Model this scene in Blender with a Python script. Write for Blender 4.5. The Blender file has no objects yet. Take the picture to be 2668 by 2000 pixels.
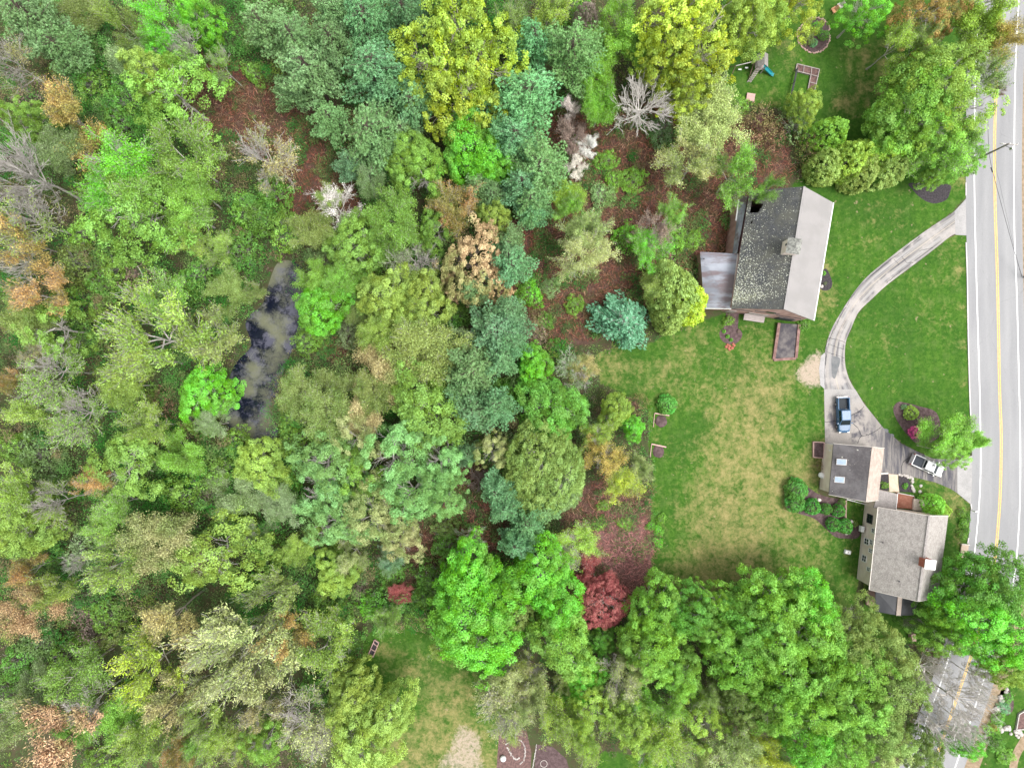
import bpy, math, random
import numpy as np
from mathutils import Vector, Matrix, geometry
R_ = math.radians
SC = bpy.context.scene
COL = SC.collection
H = 111.17                       # camera height in metres: 16 photo pixels per metre on the ground
# ------------------------------------------------------------------ camera, sky, sun, exposure
cam = bpy.data.objects.new('camera', bpy.data.cameras.new('camera'))
COL.objects.link(cam); SC.camera = cam
cam.location = (0, 0, H); cam.rotation_euler = (0, 0, 0)
cam.data.lens = 24; cam.data.sensor_width = 36; cam.data.clip_end = 9000; cam.data.clip_start = 1
SUN_EL, SUN_AZ = R_(66), R_(110)     # azimuth clockwise from +Y
W = bpy.data.worlds.new('World'); SC.world = W; W.use_nodes = True
wn = W.node_tree.nodes; wl = W.node_tree.links; bg = wn['Background']
sky = wn.new('ShaderNodeTexSky'); sky.sky_type = 'NISHITA'; sky.sun_disc = False
sky.sun_elevation = SUN_EL; sky.sun_rotation = SUN_AZ; sky.dust_density = 3.0; sky.air_density = 1.0
hs = wn.new('ShaderNodeHueSaturation'); hs.inputs['Saturation'].default_value = 0.12
wl.new(sky.outputs[0], hs.inputs['Color']); wl.new(hs.outputs[0], bg.inputs[0]); bg.inputs[1].default_value = 0.15
sl = bpy.data.lights.new('sun', 'SUN'); sl.energy = 1.45; sl.angle = R_(26); sl.color = (1, .98, .94)
so = bpy.data.objects.new('sun', sl); COL.objects.link(so)
sd = Vector((math.sin(SUN_AZ) * math.cos(SUN_EL), math.cos(SUN_AZ) * math.cos(SUN_EL), math.sin(SUN_EL)))
so.rotation_euler = sd.to_track_quat('Z', 'Y').to_euler(); so.location = (60, -40, 90)
SC.view_settings.view_transform = 'Standard'; SC.view_settings.look = 'None'
SC.view_settings.gamma = 1; SC.view_settings.exposure = 1.15
cy = SC.cycles
cy.max_bounces = 5; cy.diffuse_bounces = 3; cy.glossy_bounces = 2; cy.transmission_bounces = 2; cy.transparent_max_bounces = 4
cy.caustics_reflective = False; cy.caustics_refractive = False

# ------------------------------------------------------------------ pixels to metres
def P(x, y, h=0.0):
    k = (H - h) / H / 16.0
    return ((x - 1334) * k, (1000 - y) * k, h)
def P2(x, y, h=0.0): return P(x, y, h)[:2]
def srgb(hx):
    c = [int(hx[i:i + 2], 16) / 255 for i in (0, 2, 4)]
    return tuple(v / 12.92 if v <= .04045 else ((v + .055) / 1.055) ** 2.4 for v in c)
def mul(c, k): return tuple(v * k for v in c)

# ------------------------------------------------------------------ object helpers
def tag(o, label=None, cat=None, group=None, kind=None):
    if label: o['label'] = label
    if cat: o['category'] = cat
    if group: o['group'] = group
    if kind: o['kind'] = kind
    return o
def empty(name, loc=(0, 0, 0), rz=0.0, label=None, cat=None, group=None):
    o = bpy.data.objects.new(name, None); o.location = loc; o.rotation_euler = (0, 0, rz); o.empty_display_size = .3
    COL.objects.link(o); return tag(o, label, cat, group)
def link(name, me, mat=None, parent=None):
    o = bpy.data.objects.new(name, me); COL.objects.link(o)
    if mat is not None and len(me.materials) == 0: me.materials.append(mat)
    if parent is not None: o.parent = parent
    return o
class MB:
    """collects shapes for one mesh"""
    def __init__(s): s.v = []; s.f = []
    def add(s, vs, fs):
        n = len(s.v); s.v += [tuple(v) for v in vs]; s.f += [tuple(i + n for i in f) for f in fs]; return s
    def box(s, c, d, rz=0.0, taper=1.0, m=None):
        x, y, z = (k / 2 for k in d); vs = []
        for sz in (-1, 1):
            t = taper if sz > 0 else 1
            for sx, sy in ((-1, -1), (1, -1), (1, 1), (-1, 1)): vs.append(Vector((sx * x * t, sy * y * t, sz * z)))
        M = Matrix.Translation(c) @ (m if m is not None else Matrix.Rotation(rz, 4, 'Z'))
        return s.add([M @ v for v in vs], [(0, 3, 2, 1), (4, 5, 6, 7), (0, 1, 5, 4), (1, 2, 6, 5), (2, 3, 7, 6), (3, 0, 4, 7)])
    def bar(s, a, b, w, h=None):
        a, b = Vector(a), Vector(b); d = b - a; h = h or w
        M = d.to_track_quat('X', 'Z').to_matrix().to_4x4()
        return s.box((a + b) / 2, (d.length, w, h), m=M)
    def cyl(s, a, b, r0, r1=None, n=10, cap=True):
        a, b = Vector(a), Vector(b); r1 = r0 if r1 is None else r1
        q = (b - a).to_track_quat('Z', 'Y'); vs = []
        for p, r in ((a, r0), (b, r1)):
            for i in range(n):
                t = 2 * math.pi * i / n; vs.append(p + q @ Vector((math.cos(t) * r, math.sin(t) * r, 0)))
        fs = [(i, (i + 1) % n, n + (i + 1) % n, n + i) for i in range(n)]
        if cap: fs += [tuple(range(n))[::-1], tuple(range(n, 2 * n))]
        return s.add(vs, fs)
    def loft(s, rings, cap=True):
        n = len(rings[0]); vs = [p for r in rings for p in r]; fs = []
        for k in range(len(rings) - 1):
            for i in range(n):
                j = (i + 1) % n; fs.append((k * n + i, k * n + j, (k + 1) * n + j, (k + 1) * n + i))
        if cap: fs += [tuple(range(n))[::-1], tuple(range((len(rings) - 1) * n, len(rings) * n))]
        return s.add(vs, fs)
    def sphere(s, c, r, n=12, m=8, zs=1.0, jit=0.0, rng=None, half=False):
        rings = []
        for k in range(1, m):
            a = math.pi * k / m
            if half and a > math.pi * .6: break
            rings.append([(c[0] + r * math.sin(a) * math.cos(2 * math.pi * i / n) * (1 + (rng.uniform(-jit, jit) if rng else 0)),
                           c[1] + r * math.sin(a) * math.sin(2 * math.pi * i / n) * (1 + (rng.uniform(-jit, jit) if rng else 0)), c[2] + r * zs * math.cos(a)) for i in range(n)])
        return s.loft(rings)
    def slab(s, pts, th):
        n = len(pts); vs = [tuple(p) for p in pts] + [(p[0], p[1], p[2] - th) for p in pts]
        fs = [tuple(range(n)), tuple(range(2 * n - 1, n - 1, -1))] + [(i, n + i, n + (i + 1) % n, (i + 1) % n) for i in range(n)]
        return s.add(vs, fs)
    def build(s, name, mat, parent=None, bevel=0.0, smooth=False):
        me = bpy.data.meshes.new(name); me.from_pydata(s.v, [], s.f); me.update()
        import bmesh
        bm = bmesh.new(); bm.from_mesh(me); bmesh.ops.recalc_face_normals(bm, faces=bm.faces); bm.to_mesh(me); bm.free()
        o = link(name, me, mat, parent)
        if smooth: me.polygons.foreach_set('use_smooth', [True] * len(me.polygons))
        if bevel > 0:
            b = o.modifiers.new('edge', 'BEVEL'); b.width = bevel; b.segments = 2; b.limit_method = 'ANGLE'; b.angle_limit = R_(35)
        return o
def flat(name, pts, z, mat, kind='structure', parent=None, th=0.0):
    """a flat sheet from a pixel outline"""
    w = [P2(x, y) for x, y in pts]
    tri = geometry.tessellate_polygon([[Vector((a, b, 0)) for a, b in w]])
    me = bpy.data.meshes.new(name)
    me.from_pydata([(a, b, z) for a, b in w], [], [tuple(t) for t in tri]); me.update()
    if len(me.polygons) and me.polygons[0].normal.z < 0: me.flip_normals()
    o = link(name, me, mat, parent)
    if kind: o['kind'] = kind
    return o
def smooth_poly(pts, n=6, closed=True):
    """Catmull-Rom through pixel points"""
    out = []; m = len(pts); rng_ = range(m if closed else m - 1)
    for i in rng_:
        p0, p1, p2, p3 = (np.array(pts[(i + k) % m] if closed else pts[min(max(i + k, 0), m - 1)], float) for k in (-1, 0, 1, 2))
        for t in np.linspace(0, 1, n, endpoint=False):
            out.append(tuple(.5 * (2 * p1 + (p2 - p0) * t + (2 * p0 - 5 * p1 + 4 * p2 - p3) * t * t + (3 * p1 - p0 - 3 * p2 + p3) * t ** 3)))
    if not closed: out.append(tuple(pts[-1]))
    return out
def resample(pts, n):
    p = np.array(pts, float); d = np.r_[0, np.cumsum(np.hypot(*np.diff(p, axis=0).T))]
    t = np.linspace(0, d[-1], n); return np.c_[np.interp(t, d, p[:, 0]), np.interp(t, d, p[:, 1])]
def strip(name, L, Rr, z, mat, kind='structure', n=60, parent=None, nx=1):
    a, b = resample(smooth_poly(L, 5, False), n), resample(smooth_poly(Rr, 5, False), n); vs = []; fs = []; uv = []
    for i in range(n):
        for k in range(nx + 1):
            q = a[i] + (b[i] - a[i]) * k / nx; x, y = P2(*q); vs.append((x, y, z)); uv.append((k / nx, i / (n - 1)))
    for i in range(n - 1):
        for k in range(nx):
            o = i * (nx + 1) + k; fs.append((o, o + 1, o + nx + 2, o + nx + 1))
    me = bpy.data.meshes.new(name); me.from_pydata(vs, [], fs); me.update()
    if me.polygons[0].normal.z < 0: me.flip_normals()
    u = me.uv_layers.new(name='UVMap')
    for l in me.loops: u.data[l.index].uv = uv[l.vertex_index]
    o = link(name, me, mat, parent)
    if kind: o['kind'] = kind
    return o
def ribbon(name, pts, w, z, mat, kind='structure', parent=None, jit=0.0, seed=1, sm=True):
    """thin painted line or crack of width w metres along pixel points"""
    p = smooth_poly(pts, 6, False) if sm else pts
    q = np.array([P2(*a) for a in p]); rg = np.random.default_rng(seed)
    if jit: q[1:-1] += rg.normal(0, jit, q[1:-1].shape)
    d = np.gradient(q, axis=0); d /= np.hypot(*d.T)[:, None] + 1e-9; nn = np.c_[-d[:, 1], d[:, 0]]
    ww = w / 2 * (1 + (rg.uniform(-.5, .6, (len(q), 1)) if jit else 0))
    A, B = q + nn * ww, q - nn * ww; n = len(q)
    me = bpy.data.meshes.new(name)
    me.from_pydata([(a[0], a[1], z) for a in A] + [(b[0], b[1], z) for b in B], [], [(i, n + i, n + i + 1, i + 1) for i in range(n - 1)]); me.update()
    if me.polygons[0].normal.z < 0: me.flip_normals()
    o = link(name, me, mat, parent)
    if kind: o['kind'] = kind
    return o

# ------------------------------------------------------------------ materials
class NT:
    def __init__(s, name):
        s.m = bpy.data.materials.new(name); s.m.use_nodes = True; s.t = s.m.node_tree; s.n = s.t.nodes
        s.b = s.n['Principled BSDF']; s.out = s.n['Material Output']; s.b.inputs['Roughness'].default_value = .85
        s.b.inputs['Specular IOR Level'].default_value = .25
    def node(s, ty, **kw):
        n = s.n.new(ty)
        for k, v in kw.items(): setattr(n, k, v)
        return n
    def ln(s, a, b): s.t.links.new(a, b)
    def val(s, inp, v):
        if hasattr(v, 'is_output') or isinstance(v, bpy.types.NodeSocket): s.ln(v, inp)
        elif isinstance(v, tuple) and len(v) == 3 and inp.type == 'RGBA': inp.default_value = (*v, 1)
        else: inp.default_value = v
    def coord(s, kind='Object'):
        return s.node('ShaderNodeTexCoord').outputs[kind]
    def mapping(s, vec, scale=(1, 1, 1), rot=(0, 0, 0), loc=(0, 0, 0)):
        n = s.node('ShaderNodeMapping'); s.ln(vec, n.inputs[0]); n.inputs['Scale'].default_value = scale
        n.inputs['Rotation'].default_value = rot; n.inputs['Location'].default_value = loc; return n.outputs[0]
    def noise(s, vec, scale, detail=4, rough=.55, dist=0.0):
        n = s.node('ShaderNodeTexNoise'); s.ln(vec, n.inputs['Vector']); n.inputs['Scale'].default_value = scale
        n.inputs['Detail'].default_value = detail; n.inputs['Roughness'].default_value = rough; n.inputs['Distortion'].default_value = dist
        return n.outputs['Fac']
    def ramp(s, fac, lo, hi, a=0.0, b=1.0):
        n = s.node('ShaderNodeMapRange'); n.clamp = True; n.interpolation_type = 'SMOOTHSTEP'; s.val(n.inputs[0], fac)
        for i, v in enumerate((lo, hi, a, b)): s.val(n.inputs[i + 1], v)
        return n.outputs[0]
    def mix(s, fac, a, b, mode='MIX'):
        n = s.node('ShaderNodeMix', data_type='RGBA', blend_type=mode); n.clamp_factor = True
        s.val(n.inputs[0], fac); s.val(n.inputs[6], a); s.val(n.inputs[7], b); return n.outputs[2]
    def math(s, op, a, b=0.0):
        n = s.node('ShaderNodeMath', operation=op); s.val(n.inputs[0], a); s.val(n.inputs[1], b); return n.outputs[0]
    def sep(s, v):
        n = s.node('ShaderNodeSeparateXYZ'); s.ln(v, n.inputs[0]); return n.outputs
    def color(s, c): s.val(s.b.inputs['Base Color'], c); return s
    def rough(s, v): s.val(s.b.inputs['Roughness'], v); return s
    def bump(s, h, strength=.4, dist=.05):
        n = s.node('ShaderNodeBump'); n.inputs['Strength'].default_value = strength; n.inputs['Distance'].default_value = dist
        s.ln(h, n.inputs['Height']); s.ln(n.outputs[0], s.b.inputs['Normal']); return s
def mottled(name, c1, c2, scale=3.0, rough=.85, lo=.35, hi=.65, bump=.3, fine=None, spec=None, stretch=(1, 1, 1)):
    t = NT(name); co = t.mapping(t.coord(), scale=stretch); f = t.noise(co, scale, 6, .6)
    c = t.mix(t.ramp(f, lo, hi), c1, c2)
    if fine: c = t.mix(t.ramp(t.noise(co, scale * 9, 3, .6), .35, .7), c, fine, 'MULTIPLY')
    t.color(c).rough(rough); t.bump(t.noise(co, scale * 6, 3), bump, .03)
    if spec is not None: t.b.inputs['Specular IOR Level'].default_value = spec
    return t.m
def plain(name, c, rough=.5, metal=0.0, spec=.5, coat=0.0):
    t = NT(name); t.color(t.mix(t.ramp(t.noise(t.coord(), 2.5, 4), .3, .7), mul(c, .88), c)).rough(rough); t.b.inputs['Metallic'].default_value = metal
    t.b.inputs['Specular IOR Level'].default_value = spec; t.b.inputs['Coat Weight'].default_value = coat
    return t.m
M = {}
M['white'] = plain('white_paint', (.78, .78, .76), .5)
M['trim'] = plain('cream_trim', (.68, .62, .56), .7)
M['dark'] = plain('dark_metal', (.03, .03, .035), .5)
M['glass'] = plain('window_glass', (.012, .022, .026), .12, spec=.45)
M['rubber'] = plain('rubber', (.02, .02, .02), .8)
M['chrome'] = plain('rim_metal', (.6, .6, .6), .3, metal=.9)
M['lamp'] = plain('lamp_lens', (.6, .6, .58), .15)
M['tail'] = plain('tail_lens', (.3, .02, .02), .2)
M['grey_wood'] = mottled('weathered_wood', (.26, .22, .21), (.38, .33, .31), 1.5, stretch=(1, 8, 1))
M['red_wood'] = mottled('reddish_wood', (.16, .09, .08), (.26, .16, .14), 1.5)
M['pink_wood'] = mottled('faded_board', (.45, .28, .25), (.52, .36, .32), 2)
M['soil'] = mottled('bed_soil', (.09, .055, .05), (.17, .10, .09), 3)
M['mulch_dark'] = mottled('dark_mulch', (.035, .03, .034), (.07, .06, .065), 4, fine=(.5, .5, .5))
M['mulch_brown'] = mottled('brown_mulch', (.08, .05, .05), (.15, .10, .10), 2, fine=(.5, .5, .5))
M['stone'] = mottled('garden_stone', (.34, .31, .29), (.52, .48, .45), 3)
M['brick'] = mottled('brick_red', (.30, .09, .06), (.38, .14, .10), 5)
M['paver'] = mottled('tan_paver', (.50, .38, .29), (.58, .46, .36), 2)
M['siding'] = None
t = NT('beige_siding'); co = t.coord(); z = t.sep(co)[2]
w_ = t.node('ShaderNodeTexWave', wave_type='BANDS', bands_direction='Z', wave_profile='SAW'); t.ln(co, w_.inputs[0]); w_.inputs['Scale'].default_value = 1.6
t.color(t.mix(t.ramp(t.noise(co, .8, 4), .3, .7), (.70, .58, .51), (.80, .69, .62))).bump(w_.outputs['Fac'], .7, .03); M['siding'] = t.m
t = NT('pinkish_boards'); co = t.coord()
w_ = t.node('ShaderNodeTexWave', wave_type='BANDS', bands_direction='X', wave_profile='SAW'); t.ln(co, w_.inputs[0]); w_.inputs['Scale'].default_value = 1.1
t.color(t.mix(t.ramp(t.noise(t.mapping(co, (1, 1, .25)), 1.3, 5), .3, .7), (.36, .215, .195), (.48, .31, .285))).bump(w_.outputs['Fac'], .5, .03); M['barnwood'] = t.m

# ------------------------------------------------------------------ helpers on numpy arrays
def value_noise(x, y, cell, seed):
    rg = np.random.default_rng(seed); G = rg.random((256, 256)); u, v = x / cell + 500.3, y / cell + 500.7
    iu, iv = np.floor(u).astype(int), np.floor(v).astype(int); fu, fv = u - iu, v - iv
    fu, fv = fu * fu * (3 - 2 * fu), fv * fv * (3 - 2 * fv); g = lambda a, b: G[a % 256, b % 256]
    return (g(iu, iv) * (1 - fu) + g(iu + 1, iv) * fu) * (1 - fv) + (g(iu, iv + 1) * (1 - fu) + g(iu + 1, iv + 1) * fu) * fv
def fbm(x, y, cell, seed, n=3):
    s = 0; a = 1; tot = 0
    for k in range(n): s = s + a * value_noise(x, y, cell / 2 ** k, seed + k); tot += a; a *= .55
    return s / tot
def inpoly(x, y, poly):
    c = np.zeros(np.shape(x), bool); n = len(poly); j = n - 1
    for i in range(n):
        (xi, yi), (xj, yj) = poly[i], poly[j]
        k = ((yi > y) != (yj > y)) & (x < (xj - xi) * (y - yi) / (yj - yi + 1e-12) + xi); c ^= k; j = i
    return c
def np_mesh(name, V, F, attrs=None, mat=None, flt=None):
    me = bpy.data.meshes.new(name); n = len(V); m, k = F.shape
    me.vertices.add(n); me.vertices.foreach_set('co', np.ascontiguousarray(V, np.float32).ravel())
    me.loops.add(m * k); me.loops.foreach_set('vertex_index', np.ascontiguousarray(F, np.int32).ravel())
    me.polygons.add(m); me.polygons.foreach_set('loop_start', np.arange(0, m * k, k, dtype=np.int32))
    for nm, (ty, arr) in (attrs or {}).items():
        a = me.attributes.new(nm, ty, 'POINT'); a.data.foreach_set('value' if ty == 'FLOAT' else 'color', np.ascontiguousarray(arr, np.float32).ravel())
    me.update(calc_edges=True); me.validate()
    if mat: me.materials.append(mat)
    return me
def unit(a): return a / (np.linalg.norm(a, axis=-1, keepdims=True) + 1e-9)
def leaf_quads(p, nrm, size, rg, aspect=.6, along=None):
    """diamond leaves: p (n,3), nrm (n,3); along: long axis if given"""
    n = len(p); t = rg.normal(size=(n, 3)) if along is None else along
    nrm = unit(nrm); t = unit(t - (t * nrm).sum(1, keepdims=True) * nrm); b = np.cross(nrm, t)
    s = np.broadcast_to(np.asarray(size, float), (n,))[:, None] / 2
    V = np.stack([p - t * s, p - b * s * aspect, p + t * s, p + b * s * aspect], 1).reshape(-1, 3)
    return V, np.arange(4 * n).reshape(n, 4)
def tubes(P0, P1, R0, R1, n=4):
    S = len(P0); d = unit(P1 - P0); up = np.where(np.abs(d[:, 2:3]) > .9, [[1., 0, 0]], [[0, 0, 1.]])
    a = unit(np.cross(d, up)); b = np.cross(d, a); V = np.zeros((S, 2, n, 3))
    for i in range(n):
        c = math.cos(2 * math.pi * i / n) * a + math.sin(2 * math.pi * i / n) * b
        V[:, 0, i] = P0 + c * R0[:, None]; V[:, 1, i] = P1 + c * R1[:, None]
    base = (np.arange(S) * 2 * n)[:, None]; fs = []
    for i in range(n):
        j = (i + 1) % n; fs.append(np.concatenate([base + i, base + j, base + n + j, base + n + i], 1))
    return V.reshape(-1, 3), np.concatenate(fs)

# ------------------------------------------------------------------ ground, lawns
DRIVE_L = [(2519,514),(2487,550),(2440,582),(2395,613),(2348,648),(2304,683),(2262,718),(2231,753),(2205,791),(2186,822),(2171,848),(2158,879),(2150,914),(2146,960),(2147,1015)]
DRIVE_R = [(2521,612),(2487,610),(2443,642),(2411,667),(2364,702),(2310,743),(2269,781),(2237,813),(2218,854),(2205,886),(2201,917),(2202,949),(2208,975),(2216,995),(2228,1015)]
LAWNS = [
 DRIVE_R + [(2250,1050),(2300,1113),(2348,1155),(2392,1177),(2440,1198),(2533,1184),(2526,1010),(2519,632)],
 [(2060,470),(2330,470),(2400,440),(2480,450),(2517,475)] + DRIVE_L + [(2150,1148),(2130,1290),(2260,1320),(2240,1560),(2215,1590),(2060,1580),(1900,1590),(1745,1590),(1700,1500),(1702,1350),(1696,1200),(1690,1060),(1560,1000),(1550,930),(1600,905),(1690,890),(1820,840),(1900,815),(2080,815)],
 [(1880,-80),(2545,-80),(2522,475),(2280,480),(2100,490),(2090,340),(2020,285),(1890,262)],
 [(2370,1237),(2437,1256),(2475,1272),(2530,1315),(2524,1470),(2505,1560),(2470,1610),(2440,1680),(2250,1680),(2250,1300)],
 [(950,1650),(1010,1620),(1200,1630),(1290,1760),(1330,2080),(890,2080),(950,1850),(925,1770)],
 [(2632,1745),(2760,1720),(2760,2080),(2500,2080),(2560,1960)], [(1560,1960),(1760,1970),(1760,2080),(1540,2080)], [(2664,-200),(2760,-200),(2760,700),(2664,700)]]
BRUSH = [
 [(1330,300),(1500,290),(1700,270),(1900,262),(2060,330),(2060,480),(1930,520),(1900,660),(1830,680),(1700,800),(1560,905),(1430,900),(1380,780),(1350,560),(1310,440)],
 [(540,150),(640,160),(760,250),(850,330),(910,430),(950,560),(800,620),(730,540),(690,420),(560,390),(470,300),(470,230)],
 [(1480,1310),(1560,1240),(1690,1290),(1705,1400),(1705,1540),(1600,1580),(1480,1560),(1440,1460)],
 [(1190,1190),(1300,1200),(1330,1330),(1330,1480),(1130,1520),(1020,1560),(980,1480),(1100,1350)],
 [(820,740),(930,800),(900,960),(830,900)], [(1300,550),(1380,600),(1400,900),(1300,900)], [(690,1380),(760,1380),(740,1440),(650,1430)], [(1070,1080),(1150,1120),(1120,1250),(1040,1220)]]
DRY = [(2400,760,60,.3),(2300,900,70,.28),(2450,850,50,.35),(2270,640,60,.3),(2340,560,70,.25),(2480,720,30,.5),(2250,560,60,.2),(1940,1060,190,.75),(1990,1210,170,.85),(1900,1330,190,.8),(1960,1450,160,.75),(1850,1520,120,.8),(1790,1420,90,.5),(2010,1000,130,.6),(2090,1330,110,.35),(2110,1440,90,.5),(2200,1540,80,.45),
 (1580,950,70,.8),(1660,960,60,.5),(1730,980,70,.45),(2080,1180,90,.45),(2110,1230,60,.4),(1760,1500,60,.6),(1800,905,60,.5),(2200,260,26,.9),(2260,230,22,.8),(2300,180,26,.9),(2297,240,20,1.0),(2230,130,25,.7),(2180,270,25,.6),(2260,140,18,.6),(2310,120,22,.7),
 (2000,100,60,.35),(2060,140,50,.5),(2010,270,50,.5),(2140,700,40,.7),(2150,770,40,.8),(2135,810,30,.7),(2470,630,50,.5),(2500,700,16,.9),(2505,800,14,.8),(2508,900,14,.8),(2510,1000,14,.7),
 (1200,1800,60,.8),(1100,1760,60,.7),(1040,1720,50,.5),(1150,1840,50,.7),(1120,1920,70,.8),(1030,1960,80,.8),(1200,1920,90,1.0),(1260,1990,70,.9),(1000,1700,30,.8),(1080,2000,90,.7),
 (2500,1290,50,.7),(2480,1330,40,.6),(2420,1260,50,.6),(2500,1400,30,.6),(2510,480,30,.8)]
GREEN = [(1660,930,50,.5),(1880,960,60,.5),(1700,1480,50,.6),(2070,1150,50,.6),(1820,1100,30,.5),(2060,1450,60,.4),(2180,1490,50,.5),(1950,1560,50,.5),(1740,1250,60,1),(1730,1390,55,1),(1760,1100,40,1),(1790,1130,45,.8),(2110,1060,60,.8),(2080,890,70,.4)]
SAND = [[(2145,903),(2110,925),(2080,955),(2060,975),(2100,1010),(2140,1012),(2146,960)], [(1190,1880),(1225,1895),(1260,1905),(1255,1960),(1275,2010),(1190,2020),(1120,2000),(1165,1950)], [(2135,740),(2160,760),(2150,815),(2128,815)]]
SAND_AMT = [.75, .62, .3]
def blur(a, n):
    for _ in range(n):
        b = a.copy(); b[1:] += a[:-1]; b[:-1] += a[1:]; b[:, 1:] += a[:, :-1]; b[:, :-1] += a[:, 1:]; a = b / 5
    return a
xs = np.r_[-3000, -1200, -500, -220, -140, -110, np.arange(-100, 100.1, .5), 110, 140, 220, 500, 1200, 3000]
ys = np.r_[-3000, -1200, -500, -220, -140, -90, np.arange(-80, 80.1, .5), 90, 140, 220, 500, 1200, 3000]
GX, GY = np.meshgrid(xs, ys); PXg, PYg = GX * 16 + 1334, 1000 - GY * 16
wob = (fbm(GX, GY, 3, 5) - .5) * 26; wob2 = (fbm(GX, GY, 3, 9) - .5) * 26
mask = lambda polys, k=1.0: np.any([inpoly(PXg + wob * k, PYg + wob2 * k, p) for p in polys], axis=0).astype(float)
lawn_hard = mask(LAWNS[:1] + LAWNS[3:4], .15); lawn_soft = mask(LAWNS[1:3] + LAWNS[4:], 1.0)
mL = np.maximum(blur(lawn_hard, 1), blur(lawn_soft, 3)); mB = blur(mask(BRUSH, 2.0), 6); mD = np.zeros_like(mL)
for (x, y, r, a) in DRY: mD = 1 - (1 - mD) * (1 - a * np.exp(-(((PXg - x) ** 2 + (PYg - y) ** 2) / r ** 2)))
for (x, y, rx, ry, a) in [(2212,170,9,50,1),(2236,215,9,70,1.1),(2257,150,10,60,1),(2281,190,9,75,1.2),(2300,200,9,60,1.3),(2190,150,9,40,.8),(2225,275,14,30,1.1),(2260,270,14,26,1.1),(2185,270,12,26,.9),(1990,80,16,40,.5)]:
    mD = 1 - (1 - mD) * (1 - min(1, a) * .75 * np.exp(-(((PXg - x + (PYg - y) * .08) / rx) ** 2 + ((PYg - y) / ry) ** 2)))
for (x, y, r, a) in GREEN: mD *= 1 - .85 * a * np.exp(-(((PXg - x) ** 2 + (PYg - y) ** 2) / r ** 2))
mD = np.clip(mD * 1.0, 0, 1); mS = np.zeros_like(mL)
for p, a in zip(SAND, SAND_AMT): mS = np.maximum(mS, blur(mask([p], 1.0), 5) * a)
MCOL = np.stack([mL, mD, mB, mS], -1)
t = NT('ground_cover'); co = t.coord()
at = t.node('ShaderNodeAttribute', attribute_name='m'); sp = t.node('ShaderNodeSeparateColor'); t.ln(at.outputs['Color'], sp.inputs[0])
n_big, n_mid, n_fine, n_x = t.noise(co, .12, 4), t.noise(co, .55, 5, .62), t.noise(co, 4.5, 4, .7), t.noise(co, 1.7, 4, .65, .6)
fuzz = t.math('MULTIPLY', t.math('SUBTRACT', n_x, .5), .9)
eL = t.ramp(t.math('ADD', sp.outputs[0], fuzz), .38, .6)
pt = t.noise(co, .5, 6, .75, .2)
eD = t.ramp(t.math('ADD', t.math('MULTIPLY', sp.outputs[1], .66), t.math('ADD', t.math('MULTIPLY', t.math('SUBTRACT', pt, .5), 1.9), t.math('MULTIPLY', t.math('SUBTRACT', n_x, .5), 1.0))), .12, 1.15)
eB = t.ramp(t.math('ADD', sp.outputs[2], fuzz), .3, .7)
eS = t.ramp(t.math('ADD', at.outputs['Alpha'], fuzz), .3, .75)
green = t.mix(t.ramp(n_x, .3, .72), (.034, .102, .011), (.076, .160, .022))
green = t.mix(t.ramp(n_mid, .48, .72, 0, .65), green, (.115, .18, .045)); green = t.mix(t.ramp(n_big, .35, .6), t.mix(.35, green, (.02, .07, .012)), green)
sx = t.sep(co); mow = t.math('SINE', t.math('MULTIPLY', t.math('ADD', sx[0], t.math('MULTIPLY', sx[1], .07)), 3.3)); green = t.mix(t.ramp(mow, -.6, .6, 0, .2), green, (.03, .08, .012))
tan = t.mix(t.ramp(n_fine, .35, .7), (.25, .215, .08), (.42, .33, .17))
grass = t.mix(eD, green, tan)
grass = t.mix(t.ramp(n_fine, .3, .72), grass, (.76, .8, .7), 'MULTIPLY')
bare = t.ramp(t.noise(co, .9, 3, .6), .66, .74)
grass = t.mix(t.math('MULTIPLY', bare, .55), grass, (.33, .24, .16))
floor_ = t.mix(t.ramp(n_mid, .45, .65), (.045, .075, .022), (.075, .050, .034)); floor_ = t.mix(t.ramp(n_fine, .3, .7), floor_, (.07, .065, .035))
brush = t.mix(t.ramp(n_mid, .42, .62), (.125, .075, .060), (.075, .085, .03)); brush = t.mix(t.ramp(n_fine, .35, .7), brush, (.06, .034, .026))
vd = t.node('ShaderNodeVectorMath', operation='DISTANCE'); t.ln(co, vd.inputs[0]); vd.inputs[1].default_value = (18.5, -27, 0)
brush = t.mix(t.ramp(t.math('ADD', vd.outputs['Value'], t.math('MULTIPLY', n_mid, 4.0)), 11, 5, 0, .85), brush, t.mix(t.ramp(n_x, .35, .65), (.14, .068, .064), (.21, .12, .11)))
c = t.mix(eB, floor_, brush); c = t.mix(eL, c, grass); c = t.mix(eS, c, t.mix(t.ramp(n_fine, .3, .7), (.30, .24, .18), (.40, .33, .26)))
t.color(c).rough(.95); t.b.inputs['Specular IOR Level'].default_value = .1
t.bump(t.math('ADD', n_fine, t.math('MULTIPLY', n_mid, 2.)), .6, .12); M['ground'] = t.m
ny, nx_ = GX.shape; idx = np.arange(ny * nx_).reshape(ny, nx_)
Fg = np.stack([idx[:-1, :-1], idx[:-1, 1:], idx[1:, 1:], idx[1:, :-1]], -1).reshape(-1, 4)
Vg = np.stack([GX, GY, np.zeros_like(GX)], -1).reshape(-1, 3)
g = link('ground', np_mesh('ground', Vg, Fg, {'m': ('FLOAT_COLOR', MCOL.reshape(-1, 4))}, M['ground'])); g['kind'] = 'structure'
big = (blur(mL, 2) > .04); keep = (big[:-1, :-1] & big[:-1, 1:] & big[1:, 1:] & big[1:, :-1]).reshape(-1)
used = np.unique(Fg[keep]); re = -np.ones(len(Vg), int); re[used] = np.arange(len(used))
Vl = Vg[used].copy(); Vl[:, 2] = .012
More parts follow.
